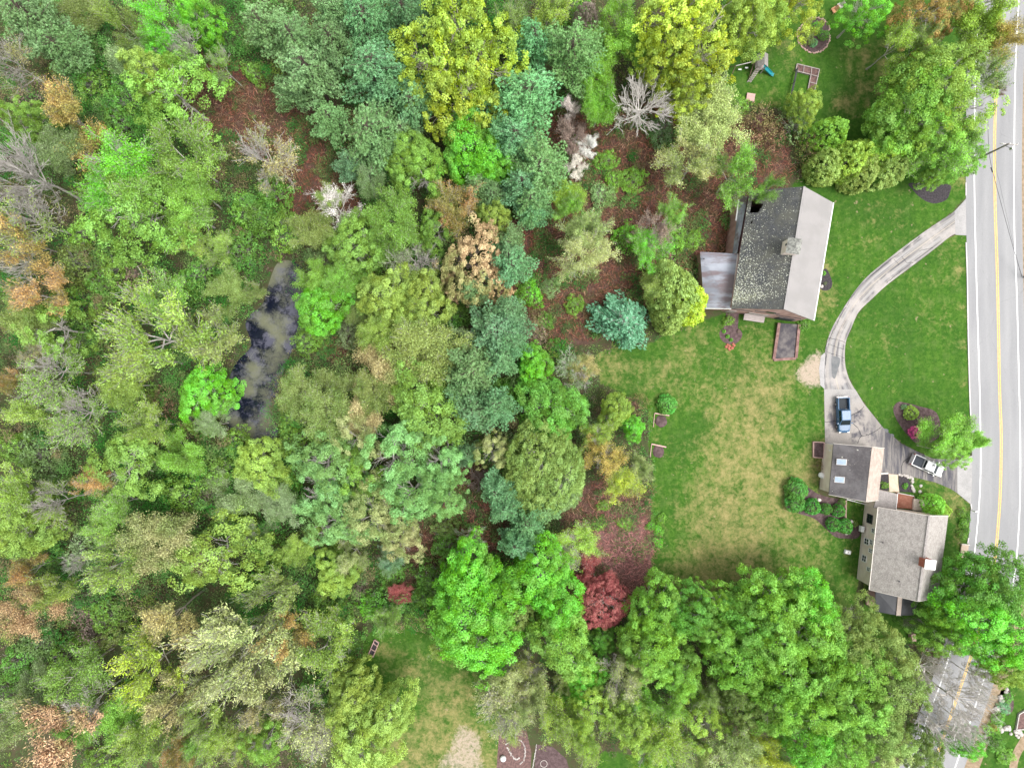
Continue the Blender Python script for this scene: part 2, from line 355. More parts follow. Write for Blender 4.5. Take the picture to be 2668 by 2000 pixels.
g = link('lawn', np_mesh('lawn', Vl, re[Fg[keep]], {'m': ('FLOAT_COLOR', MCOL.reshape(-1, 4)[used])}, M['ground'])); g['kind'] = 'structure'

# ------------------------------------------------------------------ pond
POND = [(723,686),(701,737),(685,791),(650,822),(640,848),(655,900),(617,943),(598,984),(592,1015),(600,1053),(586,1072),(594,1110),(640,1140),(690,1168),(716,1161),(724,1117),(712,1085),(726,1022),(735,984),(748,940),(775,902),(846,880),(850,832),(790,791),(795,712),(760,680)]
t = NT('pond_water'); co = t.coord()
sc = t.ramp(t.math('ADD', t.noise(co, .22, 3, .5), t.math('MULTIPLY', t.noise(co, 3.5, 5, .8), .35)), .60, .85)
fz = t.ramp(t.noise(co, .35, 4, .75), .46, .62)
c = t.mix(fz, (.006, .008, .018), (.085, .085, .115)); c = t.mix(t.math('MULTIPLY', sc, .8), c, (.145, .15, .085))  # violet-grey patches paint hazy sky reflection into the water colour; scum on top
t.color(c).rough(t.mix(sc, (.12,) * 3, (.8,) * 3)); t.b.inputs['Specular IOR Level'].default_value = .5; t.bump(t.noise(co, 3.0, 2), .05, .02); M['water'] = t.m
flat('pond', smooth_poly(POND, 4), .05, M['water'])
t = NT('pond_scum_green'); co = t.coord(); t.color(t.mix(t.ramp(t.noise(co, 5, 4), .3, .7), (.12, .13, .05), (.19, .19, .09))).rough(.9); M['scum'] = t.m
def blob_poly(cx, cy, rx, ry, n=26, j=.22, seed=0, rot=0):
    rg = random.Random(seed); ph = [rg.uniform(0, 6.3) for _ in range(4)]; out = []
    for i in range(n):
        a = 2 * math.pi * i / n; r = 1 + j * (math.sin(2 * a + ph[0]) * .5 + math.sin(3 * a + ph[1]) * .5 + math.sin(5 * a + ph[2]) * .35 + math.sin(8 * a + ph[3]) * .2)
        x, y = rx * r * math.cos(a), ry * r * math.sin(a); out.append((cx + x * math.cos(rot) - y * math.sin(rot), cy + x * math.sin(rot) + y * math.cos(rot)))
    return out

# ------------------------------------------------------------------ road, driveway, markings
YEL = [(2618,-320),(2611,-100),(2604,0),(2598,158),(2593,285),(2591,380),(2592,525),(2597,680),(2600,807),(2604,1015),(2608,1117),(2608,1180),(2606,1275),(2600,1370),(2589,1474),(2565,1590),(2532,1700),(2500,1795),(2478,1860),(2432,1990),(2390,2110),(2320,2320)]
WL = [(2566,-320),(2556,-100),(2549,32),(2543,158),(2539,285),(2538,443),(2540,585),(2544,743),(2552,1015),(2554,1117),(2555,1193),(2551,1307),(2535,1468),(2510,1590),(2481,1681),(2450,1780),(2424,1847),(2378,1970),(2336,2090),(2266,2300)]
WR = [(2668,-320),(2660,-100),(2653,20),(2646,158),(2643,285),(2642,412),(2642,585),(2649,775),(2655,1015),(2657,1085),(2658,1243),(2654,1370),(2644,1487),(2618,1610),(2563,1769),(2525,1887),(2484,2010),(2442,2130),(2372,2340)]
EL_ = [(2540,-320),(2530,-100),(2524,32),(2520,158),(2517,285),(2516,443),(2517,585),(2521,743),(2527,1015),(2529,1117),(2533,1210),(2529,1320),(2516,1468),(2490,1590),(2455,1690),(2424,1780),(2398,1847),(2352,1970),(2310,2090),(2240,2300)]
ER_ = [(2690,-320),(2680,-100),(2674,32),(2668,158),(2664,285),(2662,443),(2663,585),(2666,743),(2673,1015),(2676,1117),(2677,1243),(2673,1370),(2665,1490),(2640,1610),(2592,1769),(2552,1887),(2508,2010),(2466,2130),(2396,2340)]
t = NT('road_asphalt'); co = t.coord(); uv = t.coord('UV'); u = t.sep(uv)[0]
tr = t.math('ABSOLUTE', t.math('SINE', t.math('MULTIPLY', u, 18.0)))
c = t.mix(t.ramp(t.noise(t.mapping(co, (1, .12, 1)), .5, 4), .3, .7), (.245, .243, .248), (.30, .297, .298)); c = t.mix(t.math('MULTIPLY', tr, .25), c, (.22, .22, .23))
c = t.mix(t.ramp(t.noise(co, 12, 3), .3, .7), c, (.88, .88, .88), 'MULTIPLY')
ck = t.node('ShaderNodeTexVoronoi', feature='DISTANCE_TO_EDGE'); t.ln(t.mapping(co, (.09, .05, 1)), ck.inputs[0]); ck.inputs['Scale'].default_value = 1.0
c = t.mix(t.ramp(t.math('ADD', ck.outputs['Distance'], t.math('MULTIPLY', t.noise(co, 1.5, 3), .02)), .0095, .0125, .22, 0), c, (.12, .12, .12))
t.color(c).rough(.9); M['road'] = t.m
strip('road', EL_, ER_, .045, M['road'], n=110, nx=4)
M['verge'] = mottled('dry_verge', (.20, .15, .09), (.30, .22, .15), 1.6)
strip('roadside_verge', ER_, [(x + 40, y) for x, y in ER_], .03, M['verge'], n=80)
M['linew'] = mottled('white_line_paint', (.62, .62, .62), (.8, .8, .8), 3, lo=.3, hi=.5); M['liney'] = mottled('yellow_line_paint', (.62, .38, .09), (.75, .50, .16), 3)
for nm, pts, m in (('white_edge_line', WL, 'linew'), ('white_edge_line', WR, 'linew')): ribbon('road_marking', pts, .17, .052, M[m])
for dx in (-2.3, 2.3): ribbon('road_marking', [(x + dx, y) for x, y in YEL], .14, .052, M['liney'])
# curved driveway and parking court
t = NT('driveway_old_asphalt'); co = t.coord(); uv = t.coord('UV'); s_ = t.sep(uv); u = s_[0]
st = t.noise(t.mapping(uv, (5.5, 2.2, 1)), 1.6, 5, .6, .4)
wear = t.math('ABSOLUTE', t.math('SUBTRACT', t.math('ABSOLUTE', t.math('SUBTRACT', u, .5)), .22))
c = t.mix(t.ramp(st, .35, .62), (.115, .11, .118), (.31, .29, .27)); c = t.mix(t.ramp(wear, .12, .0, 0, .6), c, (.36, .35, .345))
c = t.mix(t.ramp(t.noise(co, .35, 3), .45, .65), c, (.37, .34, .32)); c = t.mix(t.ramp(t.noise(co, 9, 3), .3, .7), c, (.85, .85, .85), 'MULTIPLY')
c = t.mix(t.ramp(t.math('ABSOLUTE', t.math('SUBTRACT', u, .47)), .0, .035, .55, 0), c, (.46, .40, .32))
t.color(c).rough(.9); M['drive'] = t.m
strip('driveway', DRIVE_L, DRIVE_R, .032, M['drive'], n=90, nx=6)
t = NT('parking_asphalt'); co = t.coord()
gx = t.sep(co)
nse = t.noise(t.mapping(co, (1, 1, 1), (0, 0, R_(-28))), .35, 4, .6); st = t.noise(t.mapping(co, (1.2, .18, 1), (0, 0, R_(55))), 1.0, 5, .65, .5)
c = t.mix(t.ramp(st, .38, .62), (.085, .082, .098), (.24, .22, .205))
c = t.mix(t.math('MULTIPLY', t.ramp(gx[0], 62.0, 56.0), t.ramp(nse, .38, .52)), c, (.33, .30, .275))
c = t.mix(t.ramp(gx[1], -4.5, -1.0, 0, .8), c, (.34, .325, .315))
c = t.mix(t.ramp(t.noise(co, 9, 3), .3, .7), c, (.82, .82, .82), 'MULTIPLY'); t.color(c).rough(.88); M['park'] = t.m
PARK = [(2147,1014),(2228,1014),(2250,1050),(2300,1113),(2348,1155),(2392,1177),(2430,1194),(2494,1197),(2494,1284),(2475,1272),(2437,1256),(2370,1240),(2296,1234),(2296,1180),(2150,1180)]
flat('parking_court', PARK, .034, M['park'])
M['apron'] = mottled('apron_concrete', (.30, .29, .285), (.36, .345, .34), .6, fine=(.85, .85, .85))
flat('driveway_apron', [(2487,550),(2517,518),(2523,560),(2524,614),(2489,612)], .038, M['apron'])
flat('driveway_apron', [(2494,1197),(2534,1186),(2533,1240),(2530,1314),(2494,1284)], .038, M['apron'])
flat('driveway_edging', [(2139,927),(2149,918),(2150,960),(2149,1014),(2137,1003),(2134,960)], .036, M['apron'])
M['crack'] = plain('crack_filler', (.035, .035, .04), .9, spec=.2)
for i, pts in enumerate([[(2118+94,1085),(2240,1070),(2251,1059)],[(2213,1097),(2235,1115),(2245,1134),(2260,1132),(2282,1122),(2298,1108)],[(2245,1134),(2238,1143),(2234,1154)],[(2149,1098),(2178,1098)],
        [(2370,1190),(2352,1206),(2349,1234)],[(2411,1232),(2410,1248)],[(2349,668),(2362,684),(2379,684)],[(2328,674),(2342,690)],[(2205,800),(2192,820),(2178,850),(2165,875),(2152,900),(2150,935),(2149,960)],
        [(2158,880),(2180,885),(2203,893)],[(2156,896),(2170,900),(2199,910)],[(2150,915),(2170,922),(2200,932)],[(2153,903),(2149,960),(2149,1012)],[(2225,765),(2214,778),(2207,795)],[(2395,617),(2350,655),(2305,688),(2265,722)],[(2430,645),(2395,655)],[(2350,705),(2330,720),(2310,738)]]):
    ribbon('driveway_crack', pts, .075 if i < 5 else .05, .04, M['crack'], jit=.045, seed=i)
M['patch'] = mottled('tar_patch', (.12, .125, .13), (.17, .17, .17), 1.2)
flat('tar_patch', smooth_poly([(2168,928),(2187,932),(2188,945),(2182,965),(2176,985),(2168,980),(2166,950)], 3), .041, M['patch'])
for i, (x, y, a, b) in enumerate([(2309,1121,7,4),(2325,1133,5,3)]): flat('tar_patch', blob_poly(x, y, a, b, 14, .2, i, .5), .041, M['patch'])
M['curb'] = plain('granite_curb', (.6, .56, .54), .8)
def curb(pts, w=.15, h=.14):
    q = [P2(*a) for a in smooth_poly(pts, 4, False)]; mb = MB()
    for a, b in zip(q[:-1], q[1:]): mb.bar((*a, h / 2), (*b, h / 2), w, h)
    o = mb.build('curb', M['curb']); o['kind'] = 'structure'
curb([(2516,632),(2519,720),(2521,850),(2525,1010),(2528,1085)]); curb([(2528,1312),(2530,1322),(2529,1330)]); curb([(2523,1400),(2520,1414)]); curb([(2516,476),(2516,510)], .12, .1)
# mulch beds
def bed(pts, m, sm=True, z=.03): return flat('mulch_bed', smooth_poly(pts, 5) if sm else pts, z, M[m])
bed([(2328,1060),(2340,1047),(2360,1049),(2395,1058),(2440,1075),(2450,1130),(2420,1155),(2394,1157),(2370,1140),(2345,1108),(2330,1080)], 'mulch_brown')
bed([(2368,478),(2420,478),(2474,482),(2475,500),(2466,520),(2440,530),(2416,526),(2393,511),(2378,495)], 'mulch_dark')
bed([(2045,1278),(2055,1262),(2085,1256),(2110,1272),(2130,1285),(2160,1295),(2200,1305),(2203,1345),(2240,1370),(2235,1400),(2200,1402),(2174,1397),(2150,1375),(2120,1350),(2080,1337),(2052,1322),(2043,1300)], 'mulch_brown')
bed([(2133,720),(2150,700),(2160,712),(2168,735),(2164,752),(2148,757),(2134,748)], 'mulch_dark')
bed(blob_poly(1904, 873, 29, 24, 16, .05, 3), 'mulch_brown'); bed([(1892,815),(1925,815),(1922,860),(1885,862)], 'mulch_brown', False, .034)
bed([(2292,1236),(2315,1235),(2315,1283),(2288,1280)], 'mulch_dark', False); bed([(2341,1238),(2366,1243),(2374,1262),(2380,1282),(2342,1281)], 'mulch_dark', False)
bed(blob_poly(2121, 92, 42, 44, 20, .06, 5), 'mulch_brown')
bed([(1740,2060),(1386,2060),(1392,2000),(1398,1938),(1440,1944),(1475,1975),(1500,2060)][1:], 'mulch_brown', False)
bed([(1300,1905),(1330,1890),(1372,1905),(1385,1960),(1380,2060),(1290,2060)], 'soil', False, .03)
bed([(2605,1805),(2625,1790),(2640,1822),(2638,1850),(2620,1860)], 'mulch_brown'); bed([(2655,1865),(2690,1840),(2690,1895),(2650,1895)], 'mulch_brown', False)
bed([(2560,1850),(2600,1780),(2612,1800),(2588,1860),(2568,1935),(2545,1945)], 'mulch_brown', False, .028)
bed([(2045,168),(2070,165),(2075,200)], 'mulch_brown', False, .02) if False else None
flat('path', smooth_poly([(2628,2060),(2630,1990),(2645,1945),(2690,1880),(2700,1905),(2662,1960),(2650,2000),(2648,2060)], 3), .026, M['verge'])
flat('path', [(2315,1234),(2339,1236),(2340,1260),(2343,1282),(2317,1280)], .05, M['paver'])

# ------------------------------------------------------------------ buildings
def V3(*a): return Vector(a)
def lerp(a, b, t): return Vector(a) + (Vector(b) - Vector(a)) * t
t = NT('dark_mossy_shingles'); co = t.coord(); s_ = t.sep(co)
row = t.node('ShaderNodeTexBrick'); t.ln(t.mapping(co, (1, 1, 1), (0, 0, R_(84))), row.inputs[0]); row.inputs['Scale'].default_value = 2.4
row.inputs['Color1'].default_value = (.045, .047, .052, 1); row.inputs['Color2'].default_value = (.085, .088, .095, 1); row.inputs['Mortar'].default_value = (.03, .03, .03, 1); row.inputs['Mortar Size'].default_value = .012
base = t.mix(t.ramp(t.noise(co, .35, 5, .65), .35, .7), row.outputs['Color'], (.10, .10, .085))
# lichen: spots denser to the west and south
dens = t.math('ADD', t.ramp(s_[0], 40, 34.5, 0, .15), t.ramp(s_[1], 22, 13.5, 0, .13)); dens = t.math('MULTIPLY', dens, t.ramp(s_[1], 11.6, 13.2))
dens = t.math('ADD', dens, t.math('MULTIPLY', t.math('SUBTRACT', t.noise(co, .3, 3), .5), .35))
l1 = t.ramp(t.math('ADD', t.noise(co, 3.6, 5, .75), t.math('MULTIPLY', dens, .8)), .68, .78)
l2 = t.ramp(t.math('ADD', t.noise(t.mapping(co, (1, 1, 1), (0, 0, 1)), 6, 2, .5), t.math('MULTIPLY', dens, .45)), .665, .70)
c = t.mix(t.math('MULTIPLY', l1, .75), base, (.24, .25, .16)); c = t.mix(l2, c, (.55, .56, .47)); c = t.mix(t.ramp(t.noise(t.mapping(co, (.18, 2.2, 1), (0, 0, R_(6))), 1.0, 4), .55, .75, 0, .35), c, (.16, .16, .17)); t.color(c).rough(.95); M['mossroof'] = t.m
def ribbed(name, c1, c2, rot, period=5.0, rough=.6, streak=None, spec=.3, sc=.5):
    t = NT(name); co = t.mapping(t.coord(), (1, 1, 1), (0, 0, R_(rot)))
    w = t.node('ShaderNodeTexWave', wave_type='BANDS', bands_direction='Y'); t.ln(co, w.inputs[0]); w.inputs['Scale'].default_value = period
    c = t.mix(t.ramp(t.noise(t.mapping(co, (.25, 1, 1)), sc, 4), .35, .65), c1, c2)
    if streak: c = t.mix(t.ramp(t.noise(t.mapping(co, (.12, 1, 1)), .55, 5, .6), .45, .62), c, streak)
    c = t.mix(t.ramp(w.outputs['Fac'], .0, .25, .3, 0), c, (.2, .2, .2), 'MULTIPLY')
    t.color(c).rough(rough); t.bump(w.outputs['Fac'], .4, .03); t.b.inputs['Specular IOR Level'].default_value = spec; return t.m
M['taupe'] = ribbed('taupe_sheet_roof', (.255, .242, .236), (.285, .268, .262), 6, 2.6, .7)
M['metal'] = ribbed('grey_metal_roof', (.20, .21, .25), (.36, .38, .44), 4, 4.0, .4, (.17, .13, .14), .5)
M['blackmetal'] = ribbed('black_ribbed_roof', (.035, .037, .045), (.06, .06, .07), 96, 3.0, .35, None, .5)
def shingle(name, c1, c2, c3, rot, sc=2.2):
    t = NT(name); co = t.mapping(t.coord(), (1, 1, 1), (0, 0, R_(rot)))
    b = t.node('ShaderNodeTexBrick'); t.ln(co, b.inputs[0]); b.inputs['Scale'].default_value = sc
    b.inputs['Color1'].default_value = (*c1, 1); b.inputs['Color2'].default_value = (*c2, 1); b.inputs['Mortar'].default_value = (*c3, 1)
    b.inputs['Mortar Size'].default_value = .03; b.inputs['Bias'].default_value = -.1; b.inputs['Brick Width'].default_value = .7; b.inputs['Row Height'].default_value = .38
    c = t.mix(t.ramp(t.noise(co, 1.6, 5, .7), .38, .62), b.outputs['Color'], c2); c = t.mix(t.ramp(t.noise(co, 6, 4, .7), .35, .65, .55, 0), c, c3)
    t.color(c).rough(.92); t.bump(b.outputs['Fac'], -.3, .02); return t.m
M['shingle'] = shingle('grey_shingles', (.31, .28, .26), (.42, .39, .36), (.19, .17, .16), 84)
M['shingle2'] = shingle('grey_shingles_low', (.26, .24, .225), (.34, .31, .295), (.17, .155, .15), 84)
t = NT('dark_worn_shingles'); co = t.coord()
c = t.mix(t.ramp(t.noise(co, .4, 5, .65), .35, .65), (.085, .078, .082), (.155, .145, .15)); c = t.mix(t.ramp(t.noise(co, 3.5, 5, .7), .4, .7, 0, .5), c, (.17, .15, .15))
sp_ = t.ramp(t.math('ADD', t.noise(co, 2.6, 3, .6), t.math('MULTIPLY', t.noise(co, .5, 2), .3)), .845, .87)
c = t.mix(sp_, c, (.7, .69, .6)); t.color(c).rough(.9); M['darkroof'] = t.m
M['tanroof'] = mottled('pale_worn_shingles', (.36, .30, .26), (.46, .39, .34), 1.3, fine=(.82, .8, .78))
M['rustdeck'] = mottled('rust_brown_roofing', (.22, .085, .055), (.29, .13, .09), 1.6, fine=(.8, .8, .8))
M['skylight'] = plain('skylight_glazing', (.42, .52, .66), .15, spec=.6)
M['brickblk'] = M['brick']

def house(root, eaves, ridge, mats, th=.2, inset=.4, wall_mat='siding', hole=None, eave_trim=True):
    """eaves = NW, NE, SE, SW 3-D; ridge = N, S 3-D; mats = west slope, east slope"""
    NW, NE, SE, SW = (Vector(p) for p in eaves); RN, RS = (Vector(p) for p in ridge)
    # walls
    mid = (NW + NE + SE + SW) / 4
    def ins(p, q=inset):
        ux = unit_v(NE - NW); vy = unit_v(SW - NW); o = Vector(p)
        o = o + ux * (q if (o - mid).dot(ux) < 0 else -q) + vy * (q if (o - mid).dot(vy) < 0 else -q); return o
    unit_v = lambda v: Vector((v.x, v.y, 0)).normalized()
    c4 = [ins(p) for p in (NW, NE, SE, SW)]
    apN, apS = RN.copy(), RS.copy(); vy = unit_v(SW - NW); apN += vy * inset; apS -= vy * inset
    slW = (RN.z - NW.z) / max(.1, (RN - NW).to_2d().length); slE = (RN.z - NE.z) / max(.1, (RN - NE).to_2d().length)
    tz = [NW.z + slW * inset - th - .02, NE.z + slE * inset - th - .02, SE.z + slE * inset - th - .02, SW.z + slW * inset - th - .02]
    vs = [(p.x, p.y, 0) for p in c4] + [(p.x, p.y, z) for p, z in zip(c4, tz)] + [(apN.x, apN.y, RN.z - th - .02), (apS.x, apS.y, RS.z - th - .02)]
    fs = [(0, 4, 8, 5, 1), (1, 5, 6, 2), (2, 6, 9, 7, 3), (3, 7, 4, 0)]
    wl_ = MB().add(vs, fs).build('wall', M[wall_mat], root)
    # roof slopes
    if hole:
        A, B, C, D = NW, SW, RS, RN; n1, n2 = 110, 60; vs = []; fs = []
        for i in range(n1 + 1):
            for j in range(n2 + 1): vs.append(tuple(lerp(lerp(A, B, i / n1), lerp(D, C, i / n1), j / n2)))
        q = np.array(vs); k = H / (H - q[:, 2]); px = 1334 + 16 * q[:, 0] * k; py = 1000 - 16 * q[:, 1] * k
        out = np.any([inpoly(px, py, h) for h in hole], axis=0); W_ = n2 + 1
        for i in range(n1):
            for j in range(n2):
                f = (i * W_ + j, i * W_ + j + 1, (i + 1) * W_ + j + 1, (i + 1) * W_ + j)
                if sum(out[v] for v in f) < 3: fs.append(f)
        o = MB().add(vs, fs).build('roof_slope', M[mats[0]], root); s = o.modifiers.new('thickness', 'SOLIDIFY'); s.thickness = th; s.offset = -1
        if o.data.polygons[0].normal.z < 0: o.data.flip_normals()
    else:
        MB().slab([NW, SW, RS, RN], th).build('roof_slope', M[mats[0]], root)
    MB().slab([RN, RS, SE, NE], th).build('roof_slope', M[mats[1]], root)
    return c4
# --- barn
root = empty('barn', P(2010, 830), 0, 'big barn with a mossy dark west slope and a plain taupe east slope', 'barn')
def adopt(root):
    """keep world places of children built in world space under a placed empty"""
    inv = Matrix.LocRotScale(root.location, root.rotation_euler, None).inverted()
    for c in root.children: c.matrix_parent_inverse = inv
bE = [P(1948, 494, 6.5), P(2171, 528, 6.5), P(2120, 835, 6.5), P(1905, 803, 6.5)]; bR = [P(2096, 486, 11), P(2044, 806, 11)]
bE[0] = P(1953, 497, 6.5)
hole = [[(1955,532),(1957,520),(1966,517),(1975,526),(1984,529),(1992,527),(1987,538),(1982,543),(1980,553),(1972,554),(1962,556),(1953,556)], [(1957,573),(1961,571),(1962,579),(1959,585),(1955,584)]]
house(root, bE, bR, ('mossroof', 'taupe'), hole=hole, wall_mat='barnwood')
MB().bar(Vector(bE[1]) + V3(.05, 0, -.02), Vector(bE[2]) + V3(.05, 0, -.02), .14, .16).build('gutter', M['white'], root)
MB().bar(Vector(bR[0]) + V3(0, 0, .03), Vector(bR[1]) + V3(0, 0, .03), .3, .07).build('ridge_cap', M['taupe'], root)
# chimney-like cupola on the ridge
cb = empty('cupola', (0, 0, 0)); cb.parent = root
kx, ky = P2(2060, 645, 11.3); ang = R_(-9)
MB().box((kx, ky, 11.3), (1.75, 1.9, 2.4), ang).build('cupola_wall', M['siding'], cb)
Rm = Matrix.Translation((kx, ky, 12.5)) @ Matrix.Rotation(ang, 4, 'Z')
cr = MB().add([Rm @ V3(*p) for p in ((-1.05, -1.15, 0), (1.05, -1.15, 0), (1.05, 1.15, 0), (-1.05, 1.15, 0), (0, -.5, .75), (0, .5, .75))], [(0, 1, 4), (1, 2, 5, 4), (2, 3, 5), (3, 0, 4, 5), (3, 2, 1, 0)])
cr.build('cupola_roof', mottled('lichen_grey', (.13, .13, .12), (.30, .30, .27), 3), cb)
MB().box((Rm @ V3(-.9, .2, -.75)), (.06, .3, .45), ang).build('vent', M['dark'], cb)
# gable openings on the south wall
sw, se = Vector(bE[3]), Vector(bE[2]); dv = (se - sw).normalized(); nrm = V3(dv.y, -dv.x, 0).normalized()
def wall_pt(f, z, off=.0): p = lerp(sw, se, f) - nrm * .4; return V3(p.x, p.y, z) + nrm * off
wa = math.atan2(dv.y, dv.x)
for f, z, w, h, nm in ((.13, 1.1, 1.3, 2.2, 'door'), (.45, 1.4, 3.4, 2.7, 'sliding_door'), (.5, 5.6, 1.4, .9, 'window')):
    MB().box(wall_pt(f, z, .04), (w, .1, h), wa).build(nm, M['grey_wood'] if 'door' in nm else M['glass'], root)
d = MB()
for f0, f1, z0, z1 in ((.02, .32, 3.9, 4.15), (.32, .62, 5.2, 5.4), (.62, .92, 4.0, 4.2)): d.bar(wall_pt(f0, z0, .06), wall_pt(f1, z1, .06), .08, .12)
d.build('wall_rail', M['dark'], root)
MB().box(wall_pt(.8, 1.6, .1), (2.6, .12, 2.3), wa).build('dark_doorway_panel', M['dark'], root)  # solid dark panel paints the doorway's unlit inside; the wall is uncut
MB().slab([wall_pt(.3, 1.35, .1), wall_pt(.56, 1.35, .1), wall_pt(.56, 1.15, 1.1), wall_pt(.3, 1.15, 1.1)], .1).build('entry_canopy', M['grey_wood'], root)
adopt(root)
# metal lean-to
root = empty('lean_to_shed', P(1870, 815), 0, 'low shed with a bluish grey metal roof against the west side of the barn', 'shed')
L4 = [P(1824, 656, 3.1), P(1921, 661, 4.6), P(1905, 804, 4.6), P(1835, 803, 3.1)]
MB().slab(L4, .12).build('roof', M['metal'], root)
q = [lerp(L4[0], L4[2], .03), lerp(L4[1], L4[3], .03), lerp(L4[2], L4[0], .03), lerp(L4[3], L4[1], .03)]
MB().add([(p.x, p.y, 0) for p in q] + [(p.x, p.y, p.z - .2) for p in q], [(0, 1, 5, 4), (1, 2, 6, 5), (2, 3, 7, 6), (3, 0, 4, 7)]).build('wall', M['barnwood'], root)
MB().bar(Vector(L4[2]) + V3(0, -.03, .0), Vector(L4[3]) + V3(0, -.03, .0), .1, .12).build('eave_trim', M['white'], root)
MB().bar(Vector(L4[1]) + V3(.05, 0, .08), Vector(L4[2]) + V3(.05, 0, .08), .16, .1).build('flashing', M['trim'], root)
MB().cyl(P(1834, 674, 3.3), P(1834, 674, 3.9), .1).build('vent_pipe', M['dark'], root); adopt(root)
root = empty('side_shed', P(1920, 600), 0, 'narrow strip of grey roof along the upper west wall of the barn', 'shed')
L4 = [P(1934, 500, 4.0), P(1951, 502, 5.4), P(1924, 660, 5.2), P(1911, 659, 4.0)]
L4 = [P(1928, 510, 4.2), P(1948, 512, 5.3), P(1920, 661, 5.3), P(1909, 660, 4.2)]
MB().slab(L4, .12).build('roof', M['metal'], root)
MB().add([(p[0], p[1], 0) for p in L4] + [(p[0], p[1], p[2] - .14) for p in L4], [(0, 1, 5, 4), (1, 2, 6, 5), (2, 3, 7, 6), (3, 0, 4, 7)]).build('wall', M['barnwood'], root)
MB().bar(V3(*P(1925, 520, 4.1)), V3(*P(1918, 575, 4.1)), .25, .12).build('eave_trim', M['white'], root); adopt(root)
# ramp
root = empty('barn_ramp', P(2050, 890), 0, 'dark ramp with reddish timber edges running south from the barn door', 'ramp')
R4 = [P(2026, 842, .0), P(2078, 846, .0), P(2073, 932, 0), P(2015, 936, 0)]
MB().add([(R4[0][0], R4[0][1], .55), (R4[1][0], R4[1][1], .55), (R4[2][0], R4[2][1], .06), (R4[3][0], R4[3][1], .06)] + [(p[0], p[1], 0) for p in R4],
    [(0, 3, 2, 1), (0, 1, 5, 4), (1, 2, 6, 5), (2, 3, 7, 6), (3, 0, 4, 7)]).build('ramp_surface', mottled('dark_ramp', (.055, .05, .058), (.14, .125, .12), .8), root)
for a, b in ((0, 3), (1, 2)): MB().bar(V3(R4[a][0], R4[a][1], .62), V3(R4[b][0], R4[b][1], .12), .45, .3).build('timber_edge', M['red_wood'], root)
MB().bar(V3(R4[3][0], R4[3][1] - .1, .1), V3(R4[2][0], R4[2][1] - .1, .1), .4, .2).build('timber_edge', M['red_wood'], root); adopt(root)

# --- main house
def win(root, c, yaw, w, h, dark=False, tilt=None):
    """window set in a wall: frame with pane and bars"""
    f = empty('window', (0, 0, 0)); f.parent = root
    Mx = Matrix.Translation(c) @ Matrix.Rotation(yaw, 4, 'Z')      # local X along the wall, Y out of it
    b = lambda p, d, nm, m: MB().box(Mx @ V3(*p), d, yaw).build(nm, m, f)
    fr = MB()
    for sx in (-1, 1): fr.box(Mx @ V3(sx * w / 2, 0, 0), (.1, .16, h + .1), yaw)
    for sz in (-1, 1): fr.box(Mx @ V3(0, 0, sz * h / 2), (w + .1, .18, .1), yaw)
    fr.build('window_frame', M['dark' if dark else 'white'], f); b((0, -.02, 0), (w, .1, h), 'pane', M['glass'])
    ms = MB().box(Mx @ V3(0, .045, 0), (.05, .05, h), yaw).box(Mx @ V3(0, .05, 0), (w, .05, .05), yaw); ms.build('muntin', M['dark' if dark else 'white'], f)
root = empty('house', P(2300, 1450), 0, 'beige clapboard house with grey shingle roof and a red brick chimney', 'house')
aE = [P(2289, 1321, 4.9), P(2471, 1343, 4.9), P(2443, 1558, 4.9), P(2266, 1536, 4.9)]; aR = [P(2421, 1343, 9.3), P(2392, 1566, 9.3)]
wc = house(root, aE, aR, ('shingle', 'shingle'))
MB().bar(Vector(aR[0]) + V3(0, 0, .02), Vector(aR[1]) + V3(0, 0, .02), .3, .06).build('ridge_cap', M['shingle2'], root)
for a, b in ((aE[0], aR[0]), (aR[0], aE[1]), (aE[3], aR[1]), (aR[1], aE[2])): MB().bar(Vector(a) + V3(0, 0, -.1), Vector(b) + V3(0, 0, -.1), .06, .26).build('barge_board', M['trim'], root)
MB().bar(Vector(aE[0]) + V3(-.06, 0, -.1), Vector(aE[3]) + V3(-.06, 0, -.1), .1, .16).build('gutter', M['trim'], root)
nw, sw_ = wc[0], wc[3]; wd = (nw - sw_).normalized(); yaw = math.atan2(wd.y, wd.x)   # local Y points west
for py, z, w, h, dk in ((1351, 2.1, 1.35, 1.5, True), (1382, 3.45, .7, .8, False), (1410, 1.9, .95, 1.3, False), (1412, 3.3, .8, .8, False), (1434, 3.3, .6, .9, False), (1454, 1.7, 1.0, 1.3, False), (1482, 3.3, .6, .9, False)):
    k = (H - z) / H; tgt = (1000 - py) / 16 * k; f = (tgt - sw_.y) / (nw.y - sw_.y); p = lerp(sw_, nw, f)
    win(root, V3(p.x - .03, p.y, z), yaw, w, h, dk)
# chimney
ch = empty('chimney', (0, 0, 0)); ch.parent = root; ca = R_(-7)
cx, cy_ = P2(2407, 1463, 9.0)
MB().box((cx, cy_, 8.9), (1.45, 1.25, 3.2), ca).build('brick_stack', M['brick'], ch); MB().box((cx, cy_, 10.57), (1.6, 1.42, .14), ca).build('chimney_cap', M['white'], ch)
MB().box((cx - .8, cy_, 8.15), (.1, 1.3, .1), ca).build('flashing', plain('lead_flashing', (.3, .35, .42), .5), ch)
for x, y, z in ((2300, 1413, 5.5), (2343, 1514, 7.3)): MB().cyl(P(x, y, z - .3), P(x, y, z + .35), .12, .1).build('vent_pipe', M['dark'], root)
MB().box(P(2245, 1377, 1.0), (.9, .55, .7), yaw).build('air_conditioner', M['white'], root)
MB().slab([P(2288, 1290, .05), P(2300, 1290, .05), P(2300, 1290, .05)], .02) if False else None
adopt(root)
